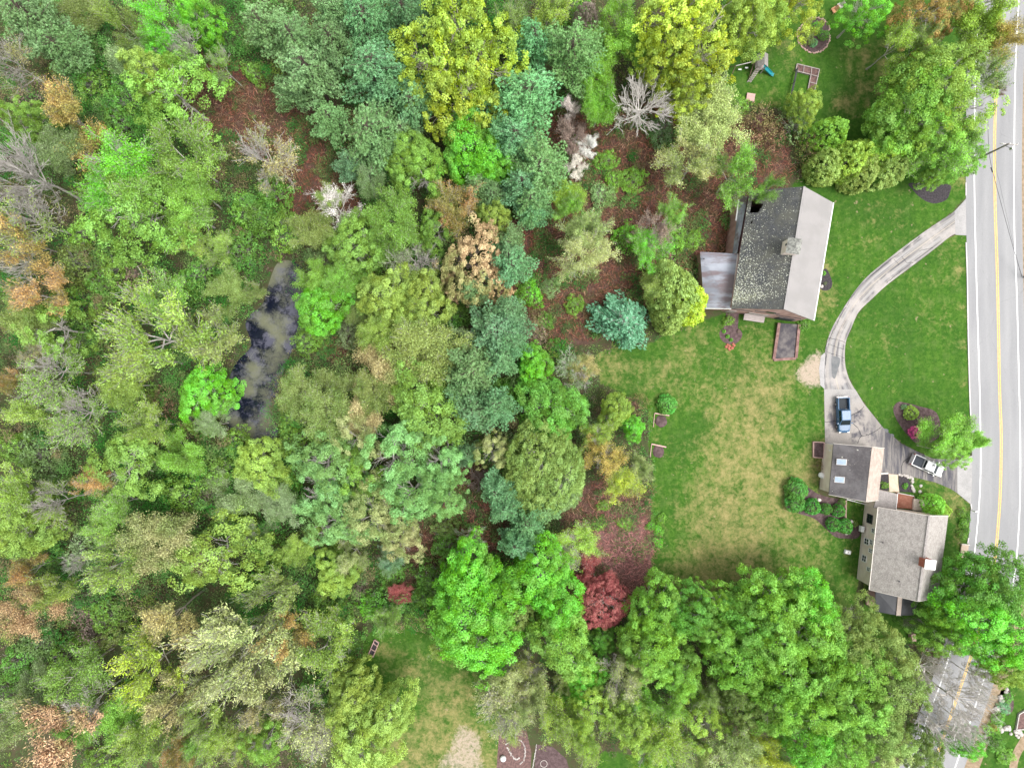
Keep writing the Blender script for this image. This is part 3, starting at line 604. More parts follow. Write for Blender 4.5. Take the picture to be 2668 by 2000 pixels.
# porch with black roof on the south side of the house
root = empty('rear_porch', P(2330, 1575), 0, 'porch with black ribbed roof half hidden under the south end of the house', 'porch')
a0, a1, a2 = V3(*P(2281, 1536, 3.2)), V3(*P(2346, 1545, 4.6)), V3(*P(2398, 1552, 3.2)); b0, b1, b2 = V3(*P(2281, 1592, 3.2)), V3(*P(2341, 1603, 4.6)), V3(*P(2379, 1602, 3.2))
MB().slab([a0, b0, b1, a1], .1).build('roof_slope', M['blackmetal'], root); MB().slab([a1, b1, b2, a2], .1).build('roof_slope', M['blackmetal'], root)
MB().slab([a1 + V3(-.35, 0, .0), b1 + V3(-.35, 0, .0), b1 + V3(.35, 0, .0), a1 + V3(.35, 0, .0)], .06).build('ridge_panel', M['tanroof'], root)
for p in (b0, b2, lerp(b0, b1, .95), lerp(a0, b0, .5)): MB().box((p.x + .1, p.y + .1, 1.5), (.14, .14, 3.0)).build('post', M['grey_wood'], root)
MB().slab([P(2262, 1540, .5), P(2281, 1540, .5), P(2278, 1580, .5), P(2258, 1575, .5)], .45).build('deck', M['pink_wood'], root); adopt(root)
# garage
root = empty('garage', P(2220, 1220), 0, 'garage with two pale skylights in its dark worn west roof slope', 'garage')
gE = [P(2172, 1155, 4.1), P(2304, 1167, 4.1), P(2288, 1303, 4.1), P(2160, 1288, 4.1)]; gR = [P(2272, 1164, 7.3), P(2256, 1307, 7.3)]
gc = house(root, gE, gR, ('darkroof', 'tanroof'), inset=.3)
for a, b in ((gE[0], gR[0]), (gR[0], gE[1]), (gE[3], gR[1]), (gR[1], gE[2])): MB().bar(Vector(a) + V3(0, 0, -.1), Vector(b) + V3(0, 0, -.1), .06, .24).build('barge_board', M['trim'], root)
MB().bar(Vector(gR[0]) + V3(.12, 0, .02), Vector(gR[1]) + V3(.12, 0, .02), .3, .05).build('ridge_cap', M['tanroof'], root)
wn_ = (Vector(gR[0]) - Vector(gE[0])).cross(Vector(gE[3]) - Vector(gE[0])).normalized(); wn_ = wn_ if wn_.z > 0 else -wn_
for (x0, x1, y) in ((2183, 2203, 1203), (2178, 2198, 1249)):
    xa, ya = (x0 + x1) / 2, y
    fz = (xa - 2166) / (2264 - 2166); z = 4.1 + 3.2 * fz; c = V3(*P(xa, ya, z)); ux = (Vector(gR[0]) - Vector(gE[0])).normalized(); ux.y *= .1; ux.normalize(); vy = (Vector(gE[3]) - Vector(gE[0])).normalized()
    Mx = Matrix((ux, vy, ux.cross(vy) * (1 if ux.cross(vy).z > 0 else -1))).transposed().to_4x4()
    s = empty('skylight', (0, 0, 0)); s.parent = root
    MB().box(c + wn_ * .05, (1.45, .95, .18), m=Mx).build('skylight_frame', M['trim'], s); MB().box(c + wn_ * .13, (1.3, .8, .06), m=Mx).build('pane', M['skylight'], s)
gw = (gc[0] - gc[3]).normalized()
for k, f in enumerate((.25, .72)):
    p = lerp(gc[0], gc[1], f); MB().box((p.x, p.y + .03, 1.2), (2.7, .1, 2.3), math.atan2((gc[1] - gc[0]).y, (gc[1] - gc[0]).x)).build('garage_door', M['white'], root)
p = lerp(gc[0], gc[3], .12); MB().box((p.x - .1, p.y, 2.6), (.14, .2, .3)).build('wall_lamp', M['white'], root)
adopt(root)
# link between garage and house
root = empty('breezeway', P(2310, 1290), 0, 'low grey shingled passage roof joining the garage to the house', 'passage')
K4 = [P(2291, 1276, 3.3), P(2338, 1286, 2.9), P(2334, 1328, 2.9), P(2276, 1322, 3.3)]
MB().slab(K4, .14).build('roof', M['shingle2'], root)
MB().add([(p[0], p[1], 0) for p in K4] + [(p[0], p[1], p[2] - .15) for p in K4], [(0, 1, 5, 4), (1, 2, 6, 5), (2, 3, 7, 6), (3, 0, 4, 7)]).build('wall', M['siding'], root)
MB().bar(V3(*K4[1]) + V3(.04, 0, 0), V3(*K4[2]) + V3(.04, 0, 0), .08, .1).build('eave_trim', M['white'], root); adopt(root)
root = empty('entry_deck', P(2358, 1305), 0, 'flat rust brown square beside the grey passage roof', 'deck')
K4 = [P(2338, 1284, .6), P(2380, 1292, .6), P(2378, 1326, .6), P(2334, 1322, .6)]
MB().slab(K4, .58).build('deck_surface', M['rustdeck'], root); MB().bar(V3(*K4[0]) + V3(0, .04, .06), V3(*K4[1]) + V3(0, .04, .06), .14, .12).build('deck_edge', M['stone'], root)
MB().bar(V3(*K4[1]) + V3(.05, 0, .06), V3(*K4[2]) + V3(.05, 0, .06), .14, .12).build('deck_edge', M['red_wood'], root); adopt(root)
root = empty('side_deck', P(2395, 1315), 0, 'small cream boarded deck on the north wall of the house beside the rust brown one', 'deck')
K4 = [P(2381, 1299, .9), P(2411, 1303, .9), P(2410, 1332, .9), P(2379, 1328, .9)]
MB().slab(K4, .12).build('deck_boards', M['tanroof'], root)
MB().add([(p[0], p[1], 0) for p in K4] + [(p[0], p[1], p[2] - .12) for p in K4], [(0, 1, 5, 4), (1, 2, 6, 5), (2, 3, 7, 6), (3, 0, 4, 7)]).build('skirting', M['trim'], root); adopt(root)
# white railings behind the garage
def fence(name, label, pts, h, mat, gap=1.2, rails=2, cat='fence', w=.07, closed=False, post=.1):
    root = empty(name, P(*pts[0]), 0, label, cat); q = [V3(*P(x, y)) for x, y in pts]; rl = MB()
    for a, b in zip(q[:-1], q[1:]):
        for r in range(rails): z = h * (1 - r / rails * .9); rl.bar(a + V3(0, 0, z), b + V3(0, 0, z), w, .1)
        n = max(1, int((b - a).length / gap))
        for i in range(n + 1):
            if i == n and b is not q[-1]: continue
            p = lerp(a, b, i / n); MB().box((p.x, p.y, h / 2 + .03), (post, post, h + .06)).build('post', mat, root)
    rl.build('rail', mat, root); adopt(root); return root
fence('railing', 'white railing between the garage and the enclosed grass square', [(2199,1298),(2252,1312),(2272,1316),(2274,1304)], 1.0, M['white'])
fence('railing', 'low dark railing on the west side of the enclosed grass square', [(2200,1302),(2199,1346)], .7, M['pink_wood'])
fence('low_wall', 'rough pale stone edge between the dark mulch and the driveway corner', [(2294,1233),(2312,1232)], .2, M['stone'], 1, 1, 'edging', .3)
# fences of the playground garden
fence('fence', 'dark fence line running south from the framed vegetable beds', [(2072,185),(2057,252)], 1.1, M['dark'], 1.6, 3)
# ---------------- trucks
def truck(name, label, x, y, heading, L, Wd, paint, liner, sunroof=False, plate='white'):
    root = empty(name, P(x, y), heading, label, 'pickup truck')
    h2 = Wd / 2
    def ring(xx, w, zb, zt, r=.1):
        return [(xx, -w, zb), (xx, -w, zt - r), (xx, -w + r * .4, zt - r * .25), (xx, -w + r * 1.4, zt), (xx, w - r * 1.4, zt), (xx, w - r * .4, zt - r * .25), (xx, w, zt - r), (xx, w, zb)]
    xr, xb, xc, xf = -L / 2, -L / 2 + L * .335, L / 2 - L * .225, L / 2     # rear, bed front, cowl, nose
    b = MB()
    b.loft([ring(xb, h2, .42, 1.22), ring(xb + .05, h2, .42, 1.24), ring(xc, h2, .42, 1.22), ring(xc + .35, h2 * .98, .42, 1.17), ring(xf - .45, h2 * .95, .42, 1.10, .14), ring(xf - .15, h2 * .88, .45, .98, .16), ring(xf, h2 * .74, .5, .82, .1)])
    for s in (-1, 1):
        b.loft([[(xr + .1, s * h2 * .98, .45), (xr + .1, s * h2 * .98, 1.22), (xr + .1, s * (h2 - .15), 1.25), (xr + .1, s * (h2 - .16), .5)], [(xb + .02, s * h2, .42), (xb + .02, s * h2, 1.22), (xb + .02, s * (h2 - .15), 1.25), (xb + .02, s * (h2 - .16), .5)]])
    b.box((xr + .1, 0, .84), (.12, Wd * .93, .8)); b.box(((xr + xb) / 2, 0, .56), (xb - xr - .1, Wd * .9, .1))
    b.build('body', paint, root, .02, True).data.polygons.foreach_set('use_smooth', [False] * len(root.children[-1].data.polygons))
    MB().box(((xr + xb) / 2 + .05, 0, .64), (xb - xr - .26, Wd - .38, .05)).build('bed_liner', liner, root)
    if sunroof: MB().box(((xr + xb) / 2 + .03, 0, 1.2), (xb - xr - .3, Wd - .42, .05)).build('bed_cover', liner, root, .02)
    hd = MB()
    hd.loft([[(xc + .12, -h2 * .72, 1.225), (xc + .12, h2 * .72, 1.225), (xc + .12, h2 * .72, 1.17), (xc + .12, -h2 * .72, 1.17)], [(xf - .35, -h2 * .62, 1.11), (xf - .35, h2 * .62, 1.11), (xf - .35, h2 * .62, 1.03), (xf - .35, -h2 * .62, 1.03)]]).build('hood', paint, root, .02)
    # cab
    zr = 1.86; A = [(xb + .04, h2 * .95), (xc + .06, h2 * .93)]; T = [(xb + .16, h2 * .78), (xc - .80, h2 * .76)]
    belt = [V3(A[0][0], -A[0][1], 1.2), V3(A[1][0], -A[1][1], 1.2), V3(A[1][0], A[1][1], 1.2), V3(A[0][0], A[0][1], 1.2)]
    top = [V3(T[0][0], -T[0][1], zr - .06), V3(T[1][0], -T[1][1], zr - .06), V3(T[1][0], T[1][1], zr - .06), V3(T[0][0], T[0][1], zr - .06)]
    MB().loft([belt, top]).build('cab', paint, root, .03)
    rf = [V3(T[0][0] - .02, -T[0][1], zr - .06), V3(T[1][0] + .06, -T[1][1], zr - .06), V3(T[1][0] + .06, T[1][1], zr - .06), V3(T[0][0] - .02, T[0][1], zr - .06)]
    MB().loft([rf, [v + V3(0, 0, .05) for v in rf], [V3(v.x * .0 + (T[0][0] + T[1][0]) / 2 + (v.x - (T[0][0] + T[1][0]) / 2) * .86, v.y * .86, zr + .02) for v in rf]]).build('roof', paint, root, .02)
    def pane(a, b_, c, d, nm, i0=.08, i1=.92, v0=.1, v1=.9):
        n = (b_ - a).cross(d - a).normalized(); ctr = (a + b_ + c + d) / 4
        if n.dot(ctr - V3((xb + xc) / 2, 0, 1.3)) < 0: n = -n
        f = lambda u, v: lerp(lerp(a, b_, u), lerp(d, c, u), v) + n * .02
        q = [f(i0, v0), f(i1, v0), f(i1, v1), f(i0, v1)]; MB().add(q + [p - n * .03 for p in q], [(0, 1, 2, 3), (7, 6, 5, 4), (0, 4, 5, 1), (1, 5, 6, 2), (2, 6, 7, 3), (3, 7, 4, 0)]).build(nm, M['glass'], root)
    pane(belt[1], belt[2], top[2], top[1], 'windshield', .05, .95, .06, .94); pane(belt[0], belt[3], top[3], top[0], 'rear_window', .12, .88, .2, .85)
    for a, c in ((0, 1), (3, 2)):
        pane(belt[a], belt[c], top[c], top[a], 'side_window', .06, .47, .15, .88); pane(belt[a], belt[c], top[c], top[a], 'side_window', .52, .92, .15, .88)
    if sunroof: MB().box((T[1][0] - .42, 0, zr + .03), (.42, .85, .03)).build('sunroof', M['glass'], root)
    for s in (-1, 1):
        for xx in (xr + L * .2, xf - L * .165):
            w = MB().cyl((xx, s * (h2 - .2), .39), (xx, s * (h2 + .03), .39), .39, n=20).build('wheel', M['rubber'], root, .02)
            MB().cyl((xx, s * (h2 - .05), .39), (xx, s * (h2 + .045), .39), .25, .22, n=14).build('rim', M['chrome'], w)
        MB().box((xf - .12, s * h2 * .68, .86), (.22, .36, .16), -s * .25).build('headlight', M['lamp'], root, .02)
        MB().box((xr + .04, s * (h2 - .09), .95), (.1, .14, .4)).build('tail_light', M['tail'], root)
        m = MB().box((xc - .25, s * (h2 + .17), 1.28), (.16, .26, .2)); m.bar((xc - .25, s * h2 * .95, 1.22), (xc - .25, s * (h2 + .12), 1.26), .05); m.build('mirror', paint, root, .02)
        MB().box((xc - .95, s * (h2 + .02), 1.02), (.2, .03, .04)).build('door_handle', M['chrome'], root)
    MB().box((xf - .03, 0, .58), (.16, Wd * .8, .2)).build('bumper', M['chrome'], root, .04); MB().box((xr - .02, 0, .56), (.16, Wd * .92, .18)).build('bumper', M['chrome'], root, .04)
    MB().box((xf - .0, 0, .82), (.06, Wd * .42, .16)).build('grille', M['dark'], root)
    return root
M['navy'] = plain('navy_paint', (.05, .12, .22), .38, 0, .4, .15); M['pearl'] = plain('white_car_paint', (.62, .62, .63), .3, 0, .4, .3)
M['liner'] = plain('bed_liner', (.05, .055, .06), .95, spec=.1); M['liner_tonneau'] = plain('bed_cover', (.045, .05, .06), .8, spec=.15)
truck('pickup_truck', 'dark blue crew cab pickup truck with open black bed beside the back lawn', 2191, 1080, R_(-88), 5.75, 1.95, M['navy'], M['liner'])
truck('pickup_truck', 'white pickup truck with dark bed and sunroof parked at the garage drive entrance', 2408, 1211, R_(-24), 5.4, 1.9, M['pearl'], M['liner_tonneau'], True)
# ---------------- utility poles and wires
M['pole'] = mottled('pole_wood', (.2, .18, .17), (.28, .25, .23), 2); M['wire'] = plain('wire', (.03, .03, .035), .6)
top1 = V3(*P(2626, 376, 10.6)); b1_ = V3(top1.x, top1.y, 0)
root = empty('utility_pole', b1_, 0, 'wooden utility pole with pale crossarm leaning over the road at the wood edge', 'utility pole')
MB().cyl((0, 0, 0), (0, 0, 10.9), .17, .12, 10).build('pole', M['pole'], root); MB().box((.25, .05, 10.5), (2.5, .12, .14), R_(-4)).build('crossarm', M['stone'], root)
for dx in (-.85, .2, 1.35): MB().cyl((dx, .05, 10.55), (dx, .05, 10.85), .07, .05, 8).build('insulator', M['white'], root)
MB().cyl((1.1, -.4, 9.6), (1.1, -.4, 10.2), .2, .2, 10).build('transformer', M['chrome'], root); MB().bar((0, 0, 10.0), (1.1, -.4, 9.9), .06).build('bracket', M['dark'], root)
top2 = V3(*P(2667, 722)); root = empty('utility_pole', (top2.x, top2.y, 0), 0, 'utility pole foot at the far road edge where the black cable comes down', 'utility pole')
MB().cyl((0, 0, 0), (0, 0, 9.6), .15, .11, 10).build('pole', M['pole'], root); MB().cyl((0, 0, .5), (0, 0, .7), .26, .26, 12, False).build('cable_ring', M['dark'], root)
def wire(label, pts, r, sag=.35):
    q = [V3(*p) for p in pts]; mb = MB()
    for a, b in zip(q[:-1], q[1:]):
        n = 8; prev = a
        for i in range(1, n + 1):
            p = lerp(a, b, i / n); p.z -= sag * 4 * (i / n) * (1 - i / n); mb.cyl(prev, p, r, r, 5, False); prev = p
    return tag(mb.build('power_line', M['wire']), label, 'power line')
wire('thick black cable crossing above the road from the wood to the far pole', [P(2575, 270, 9.4), P(2576, 386, 9.3), P(2586, 445, 9.1), P(2662, 720, .7)], .03, .1)
wire('thin wire beside the thick cable, running from the crossarm to the far pole', [P(2594, 377, 10.6), P(2596, 430, 10), P(2603, 470, 9.8), P(2662, 718, .8)], .012, .15)
tag(MB().cyl(P(2582, 436, 9.15), P(2586, 449, 9.1), .09, .09, 8).build('splice_box', M['dark']), 'short black splice box hanging on the thick cable above the road', 'splice box')
# ---------------- small things
def board_bed(name, label, pts, w=.12, h=.3, div=(), soil='soil', mat='pink_wood', cat='raised bed'):
    root = empty(name, P(*pts[0]), 0, label, cat); q = [V3(*P(x, y)) for x, y in pts]
    for a, b in zip(q, q[1:] + q[:1]): MB().bar(a + V3(0, 0, h / 2), b + V3(0, 0, h / 2), w, h).build('board', M[mat], root)
    for a, b in div: MB().bar(V3(*P(*a)) + V3(0, 0, h / 2), V3(*P(*b)) + V3(0, 0, h / 2), w * .8, h * .95).build('divider', M[mat], root)
    tri = geometry.tessellate_polygon([q]); MB().add([(p.x, p.y, h * .6) for p in q], [tuple(t_) for t_ in tri]).build('soil', M[soil], root); adopt(root); return root
def half_bed(name, label, pts, w=.12, h=.3, soil='soil', mat='pink_wood'):
    root = empty(name, P(*pts[0]), 0, label, 'raised bed'); q = [V3(*P(x, y)) for x, y in pts]
    MB().bar(q[0] + V3(0, 0, h / 2), q[1] + V3(0, 0, h / 2), w * 1.3, h).build('board', M['pink_wood'], root); MB().bar(q[0] + V3(0, 0, h / 3), q[3] + V3(0, 0, h / 3), w * .6, h * .6).build('board', M[mat], root)
    rg = random.Random(len(label)); c = (q[0] + q[2]) / 2; mb = MB()
    mb.sphere((c.x, c.y, .0), (q[0] - q[1]).length * .42, 14, 7, .16, .12, rg); mb.build('soil', M[soil], root, 0, True); adopt(root); return root
board_bed('raised_bed', 'L-shaped vegetable bed framed in grey boards with square compartments', [(2075,169),(2133,183),(2120,240),(2103,236),(2111,197),(2072,187)], .13, .35,
          [((2093,174),(2091,192)),((2113,178),(2111,197)),((2131,202),(2111,197)),((2126,221),(2107,216))], mat='grey_wood')
board_bed('raised_bed', 'narrow dark raised bed in two frames under the small light green tree', [(977,1664),(988,1672),(973,1709),(961,1702)], .12, .4, [((974,1673),(984,1681)),((967,1688),(979,1694))], 'mulch_dark', 'pink_wood')
half_bed('raised_bed', 'reddish raised bed with pale front board beside the round dark green bush', [(1705,1076),(1743,1082),(1740,1118),(1702,1112)], .14, .3, mat='pink_wood', soil='mulch_brown')
half_bed('raised_bed', 'overgrown raised bed with one pale board farther south on the lawn edge', [(1697,1156),(1735,1164),(1733,1196),(1694,1190)], .16, .3, mat='pink_wood', soil='mulch_brown')
board_bed('raised_bed', 'shallow tray of rusty litter against the west wall of the garage', [(2117,1150),(2145,1152),(2143,1192),(2117,1190)], .12, .45, mat='pink_wood', soil='mulch_brown')
board_bed('raised_bed', 'frame of blue flowers by the pale path across the road', [(2652,1858),(2690,1835),(2690,1895),(2645,1898)], .15, .35, mat='stone')
tag(MB().box((*P2(1954, 256), .25), (1.35, 1.3, .3), R_(-8)).build('sandbox', M['pink_wood'], None, .03), 'square faded pink sandbox with lid on the playground grass', 'sandbox')
# swing set
root = empty('play_set', P(1965, 195), 0, 'wooden swing set with shingled tower, ladder and teal slide', 'play set')
c0 = V3(*P(1970, 180)); ra = R_(8)
for dx, dy in ((-.65, -.75), (.65, -.75), (.65, .75), (-.65, .75)): MB().box((c0.x + dx, c0.y + dy, 1.5), (.12, .12, 3.0)).build('post', M['grey_wood'], root)
MB().box((c0.x, c0.y, 1.45), (1.4, 1.6, .1)).build('deck', M['grey_wood'], root)
for s in (-1, 1): MB().slab([(c0.x, c0.y - 1.0, 3.75), (c0.x, c0.y + 1.0, 3.75), (c0.x + s * .85, c0.y + 1.0, 2.95), (c0.x + s * .85, c0.y - 1.0, 2.95)], .06).build('tower_roof', M['shingle2'], root)
ld = MB(); la, lb = V3(c0.x - .3, c0.y - .8, 1.45), V3(c0.x - 1.2, c0.y - 2.2, 0)
for s in (-.3, .3): ld.bar(la + V3(s, 0, 0), lb + V3(s, 0, 0), .08)
for i in range(6): p = lerp(lb, la, (i + .7) / 6.5); ld.box(p, (.7, .14, .05))
ld.build('ladder', M['grey_wood'], root)
M['teal'] = plain('teal_plastic', (.01, .22, .26), .35)
sl_ = MB(); sa, sb = V3(c0.x + .7, c0.y - .3, 1.5), V3(c0.x + 2.4, c0.y - .95, .25); dr = (sb - sa).normalized(); sd_ = V3(-dr.y, dr.x, 0).normalized()
sl_.bar(sa, sb, .55, .05); sl_.bar(sa + sd_ * .28 + V3(0, 0, .08), sb + sd_ * .28 + V3(0, 0, .08), .06, .2); sl_.bar(sa - sd_ * .28 + V3(0, 0, .08), sb - sd_ * .28 + V3(0, 0, .08), .06, .2); sl_.bar(sb, sb + V3(dr.x, dr.y, 0) * .5, .55, .06)
sl_.build('slide', M['teal'], root)
b0_, b1__ = V3(c0.x - .7, c0.y + .2, 2.4), V3(*P(1917, 172, 2.4)); MB().bar(b0_, b1__, .12).build('swing_beam', M['stone'], root)
fl = MB(); fl.bar(b1__, V3(b1__.x - .4, b1__.y + .9, 0), .09).bar(b1__, V3(b1__.x - .4, b1__.y - 1.6, 0), .09); fl.build('end_frame', M['red_wood'], root)
MB().bar(b0_ + V3(-.4, 0, 0), V3(b0_.x - .5, b0_.y - 1.8, 0), .1).bar(b0_ + V3(-.4, 0, 0), V3(b0_.x - .4, b0_.y + .9, 0), .1).build('end_frame', M['red_wood'], root)
for f in (.3, .62):
    p = lerp(b0_, b1__, f); s = MB()
    for k in (-.22, .22): s.cyl((p.x + k, p.y, 2.35), (p.x + k, p.y, .55), .012, .012, 4)
    s.build('swing_rope', M['dark'], root); MB().box((p.x, p.y, .52), (.5, .22, .05)).build('swing_seat', M['white'], root)
adopt(root)
def chair(label, x, y, rz, mat):
    root = empty('garden_chair', P(x, y), rz, label, 'chair', 'pair of garden chairs on the playground grass')
    MB().box((0, .02, .36), (.6, .58, .05)).build('seat', mat, root); MB().box((0, .42, .75), (.62, .07, .8), m=Matrix.Rotation(R_(-22), 4, 'X')).build('backrest', mat, root)
    for s in (-1, 1):
        MB().box((s * .38, .05, .58), (.16, .8, .04)).build('armrest', mat, root); MB().box((s * .36, -.28, .29), (.08, .08, .56)).build('leg', mat, root); MB().box((s * .36, .35, .29), (.08, .08, .56)).build('leg', mat, root)
chair('orange brown garden chair facing the grass, beside its grey twin', 2170, 31, R_(-60), mottled('orange_wood', (.42, .20, .10), (.55, .34, .2), 3)); chair('weathered grey garden chair next to the orange brown one', 2185, 20, R_(-60), M['stone'])
# tanks, boxes
root = empty('gas_tank', P(2137, 1237), R_(-30), 'white gas tank standing against the west wall of the garage', 'gas tank')
MB().loft([[(x, r * math.cos(2 * math.pi * i / 14), .75 + r * math.sin(2 * math.pi * i / 14)) for i in range(14)] for x, r in ((-.62, .1), (-.55, .32), (-.35, .44), (.35, .44), (.55, .32), (.62, .1))]).build('tank_body', M['white'], root, 0, True)
for s in (-.3, .3): MB().box((s, 0, .18), (.12, .7, .36)).build('foot', M['dark'], root)
MB().cyl((.75, 0, .9), (.75, 0, 1.3), .16, .16).cyl((.75, .35, .9), (.75, .35, 1.3), .14, .14).build('gas_meter', M['white'], root)
root = empty('well_cover', P(2207, 1437), R_(-12), 'white rounded well cover standing alone on the back lawn', 'well cover')
MB().box((0, 0, .22), (1.1, .72, .44), taper=.8).build('cover_body', M['white'], root, .08); MB().cyl((0, 0, .44), (0, 0, .52), .12, .08).build('cap', M['stone'], root)
for i, (x, y, lb_) in enumerate([(2399,1265,'pale flat stone in the grass nearer to the driveway'),(2397,1280,'pale flat stone in the grass nearer to the cream bay')]):
    tag(MB().sphere((*P2(x, y), .02), .28, 9, 6, .4, .15, random.Random(i)).build('stepping_stone', M['stone'], None, 0, True), lb_, 'stone', 'flat stones in the grass north of the house')
tag(MB().box((*P2(2215, 1357), .25), (.55, .5, .5), R_(30), .9).build('garden_stone', M['stone'], None, .04), 'grey block beside the railed grass square', 'stone')
tag(MB().sphere((*P2(2205, 1388), .1), .3, 9, 6, .7, .2, random.Random(4)).build('garden_stone', M['trim'], None), 'cream rock at the south tip of the shrub bed', 'stone')
tag(MB().sphere((*P2(2134, 1302), .1), .32, 9, 6, .6, .25, random.Random(7)).build('garden_stone', M['trim'], None), 'cream rock at the southwest corner of the garage', 'stone')
tag(MB().sphere((*P2(2140, 746), .15), .3, 9, 6, .7, .2, random.Random(5)).build('garden_stone', M['stone'], None), 'white rock in the small bed on the east side of the barn', 'stone')
root = empty('mailbox', P(2531, 1329), R_(10), 'white mailbox on a post at the road edge by the east driveway', 'mailbox')
MB().box((0, 0, .5), (.12, .12, 1.0)).build('post', M['white'], root); MB().box((.1, 0, 1.08), (.55, .22, .24)).build('box_body', M['white'], root, .05)
root = empty('wooden_platform', P(2510, 1434), R_(-96), 'pale board platform at the kerb east of the house', 'platform')
mb = MB(); mb.box((0, 0, .18), (2.15, 1.15, .3)); mb.build('platform_top', M['paver'], root, .02); MB().box((-1.1, 0, .25), (.12, 1.3, .45)).build('edge_board', M['trim'], root)
root = empty('dirt_curb', P(2330, 1700), 0) if False else None
tag(MB().box((*P2(2372, 1655), .5), (.7, 1.2, 1.0), R_(8)).build('utility_box', M['pink_wood'], None, .04), 'small pinkish box between the trees south of the house', 'box')
tag(MB().sphere((*P2(1311, 1972), .35), .5, 14, 9, .9).build('garden_urn', M['white'], None, 0, True), 'white round urn in the stone edged garden at the bottom', 'urn')
def stone_line(name, label, pts, r=.28, n=None, jit=.25, group=None, mat='stone', seed=0, step=.6):
    rg = random.Random(seed); q = [V3(*P(*p)) for p in smooth_poly(pts, 5, False)]; mb = MB(); acc = 0
    for a, b in zip(q[:-1], q[1:]):
        L = (b - a).length; k = max(1, int(L / (r * step * 2)))
        for i in range(k): p = lerp(a, b, i / k); mb.sphere((p.x + rg.uniform(-jit, jit), p.y + rg.uniform(-jit, jit), r * .35), r * rg.uniform(.7, 1.2), 7, 5, .7, .18, rg)
    return tag(mb.build(name, M[mat]), label, 'stone wall', group)
stone_line('stone_wall', 'dry stone wall of pale rocks along the road opposite the bare trees', [(2615,1800),(2605,1835),(2590,1870),(2575,1905),(2562,1945)], .42, jit=.45, seed=2, step=.4)
stone_line('stone_wall', 'spread of pale rocks leading east to the path across the road', [(2600,1893),(2620,1898),(2645,1908),(2668,1912)], .4, jit=.5, seed=3, step=.4)
stone_line('stone_border', 'curved rows of small stones in the garden at the bottom edge', [(1322,1945),(1330,1962),(1342,1975),(1353,1974)], .14, jit=.08, seed=4)
stone_line('stone_border', 'outer ring of small stones around the bottom garden loop', [(1318,1938),(1340,1925),(1360,1930),(1368,1950),(1366,1975),(1355,1990)], .12, jit=.06, seed=5)
stone_line('stone_border', 'stone edge around the walkway garden north of the rust brown deck', [(2341,1237),(2362,1240),(2376,1246),(2376,1262),(2379,1282)], .24, jit=.12, seed=6)
stone_line('stone_border', 'brick rubble edge at the south tip of the round barn bed', [(1893,900),(1903,906),(1915,898)], .25, jit=.3, mat='brick', seed=7)
stone_line('stone_border', 'ring of pinkish stones around the playground flower bed', blob_poly(2121, 92, 43, 45, 24, .06, 5), .13, jit=.1, mat='pink_wood', seed=8)
stone_line('stone_border', 'thin pale stone line beside the brown bed at the bottom edge', [(1398,1938),(1392,1975),(1386,2010)], .1, jit=.04, seed=9)
r_ = P2(1417, 1988); mb = MB()
for i in range(24):
    a, b = 2 * math.pi * i / 24, 2 * math.pi * (i + 1) / 24; mb.bar((r_[0] + .55 * math.cos(a), r_[1] + .55 * math.sin(a), .08), (r_[0] + .55 * math.cos(b), r_[1] + .55 * math.sin(b), .08), .05)
tag(mb.build('garden_hoop', M['trim']), 'thin pale hoop lying on the brown bed at the bottom edge', 'hoop')

def log(label, a, b_, r, br=3, seed=0):
    rg = random.Random(seed); root = empty('fallen_log', P(*a), 0, label, 'log', 'fallen trunks in the brown gap'); A, B = V3(*P(*a, .35)), V3(*P(*b_, .3))
    MB().cyl(A, B, r, r * .55, 9).build('trunk', M['red_wood'], root); mb = MB()
    for i in range(br):
        p = lerp(A, B, rg.uniform(.4, .95)); mb.cyl(p, p + V3(rg.uniform(-1.6, 1.6), rg.uniform(-1.6, 1.6), rg.uniform(.2, .9)), r * .3, .02, 5)
    mb.build('broken_branch', M['grey_wood'], root); adopt(root)
log('long reddish fallen trunk pointing northeast under the bare fallen tree top', (1200, 1265), (1290, 1212), .2, 3, 1)
log('shorter reddish log east of the bare fallen tree top', (1272, 1262), (1318, 1232), .15, 2, 2)
log('thin fallen stem south of the bare fallen tree top', (1204, 1322), (1242, 1288), .1, 2, 3)

# ------------------------------------------------------------------ vegetation: growth of the prototypes
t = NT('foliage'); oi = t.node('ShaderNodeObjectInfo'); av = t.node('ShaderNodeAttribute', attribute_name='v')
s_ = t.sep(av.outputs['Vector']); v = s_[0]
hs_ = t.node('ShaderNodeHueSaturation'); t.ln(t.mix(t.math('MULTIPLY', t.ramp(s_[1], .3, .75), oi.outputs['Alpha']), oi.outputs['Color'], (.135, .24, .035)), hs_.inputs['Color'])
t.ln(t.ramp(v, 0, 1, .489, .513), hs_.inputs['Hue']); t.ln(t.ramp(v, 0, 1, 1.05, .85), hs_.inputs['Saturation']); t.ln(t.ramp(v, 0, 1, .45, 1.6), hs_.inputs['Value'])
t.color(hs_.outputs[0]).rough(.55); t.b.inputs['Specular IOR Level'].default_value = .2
tb = t.node('ShaderNodeBsdfTranslucent'); t.ln(hs_.outputs[0], tb.inputs[0]); ms = t.node('ShaderNodeMixShader'); ms.inputs[0].default_value = .22
t.ln(t.b.outputs[0], ms.inputs[1]); t.ln(tb.outputs[0], ms.inputs[2]); t.ln(ms.outputs[0], t.out.inputs[0]); M['leaf'] = t.m
t = NT('stuff_foliage'); ac = t.node('ShaderNodeAttribute', attribute_name='col'); t.color(ac.outputs['Color']).rough(.7); t.b.inputs['Specular IOR Level'].default_value = .2
tb = t.node('ShaderNodeBsdfTranslucent'); t.ln(ac.outputs['Color'], tb.inputs[0]); ms = t.node('ShaderNodeMixShader'); ms.inputs[0].default_value = .25
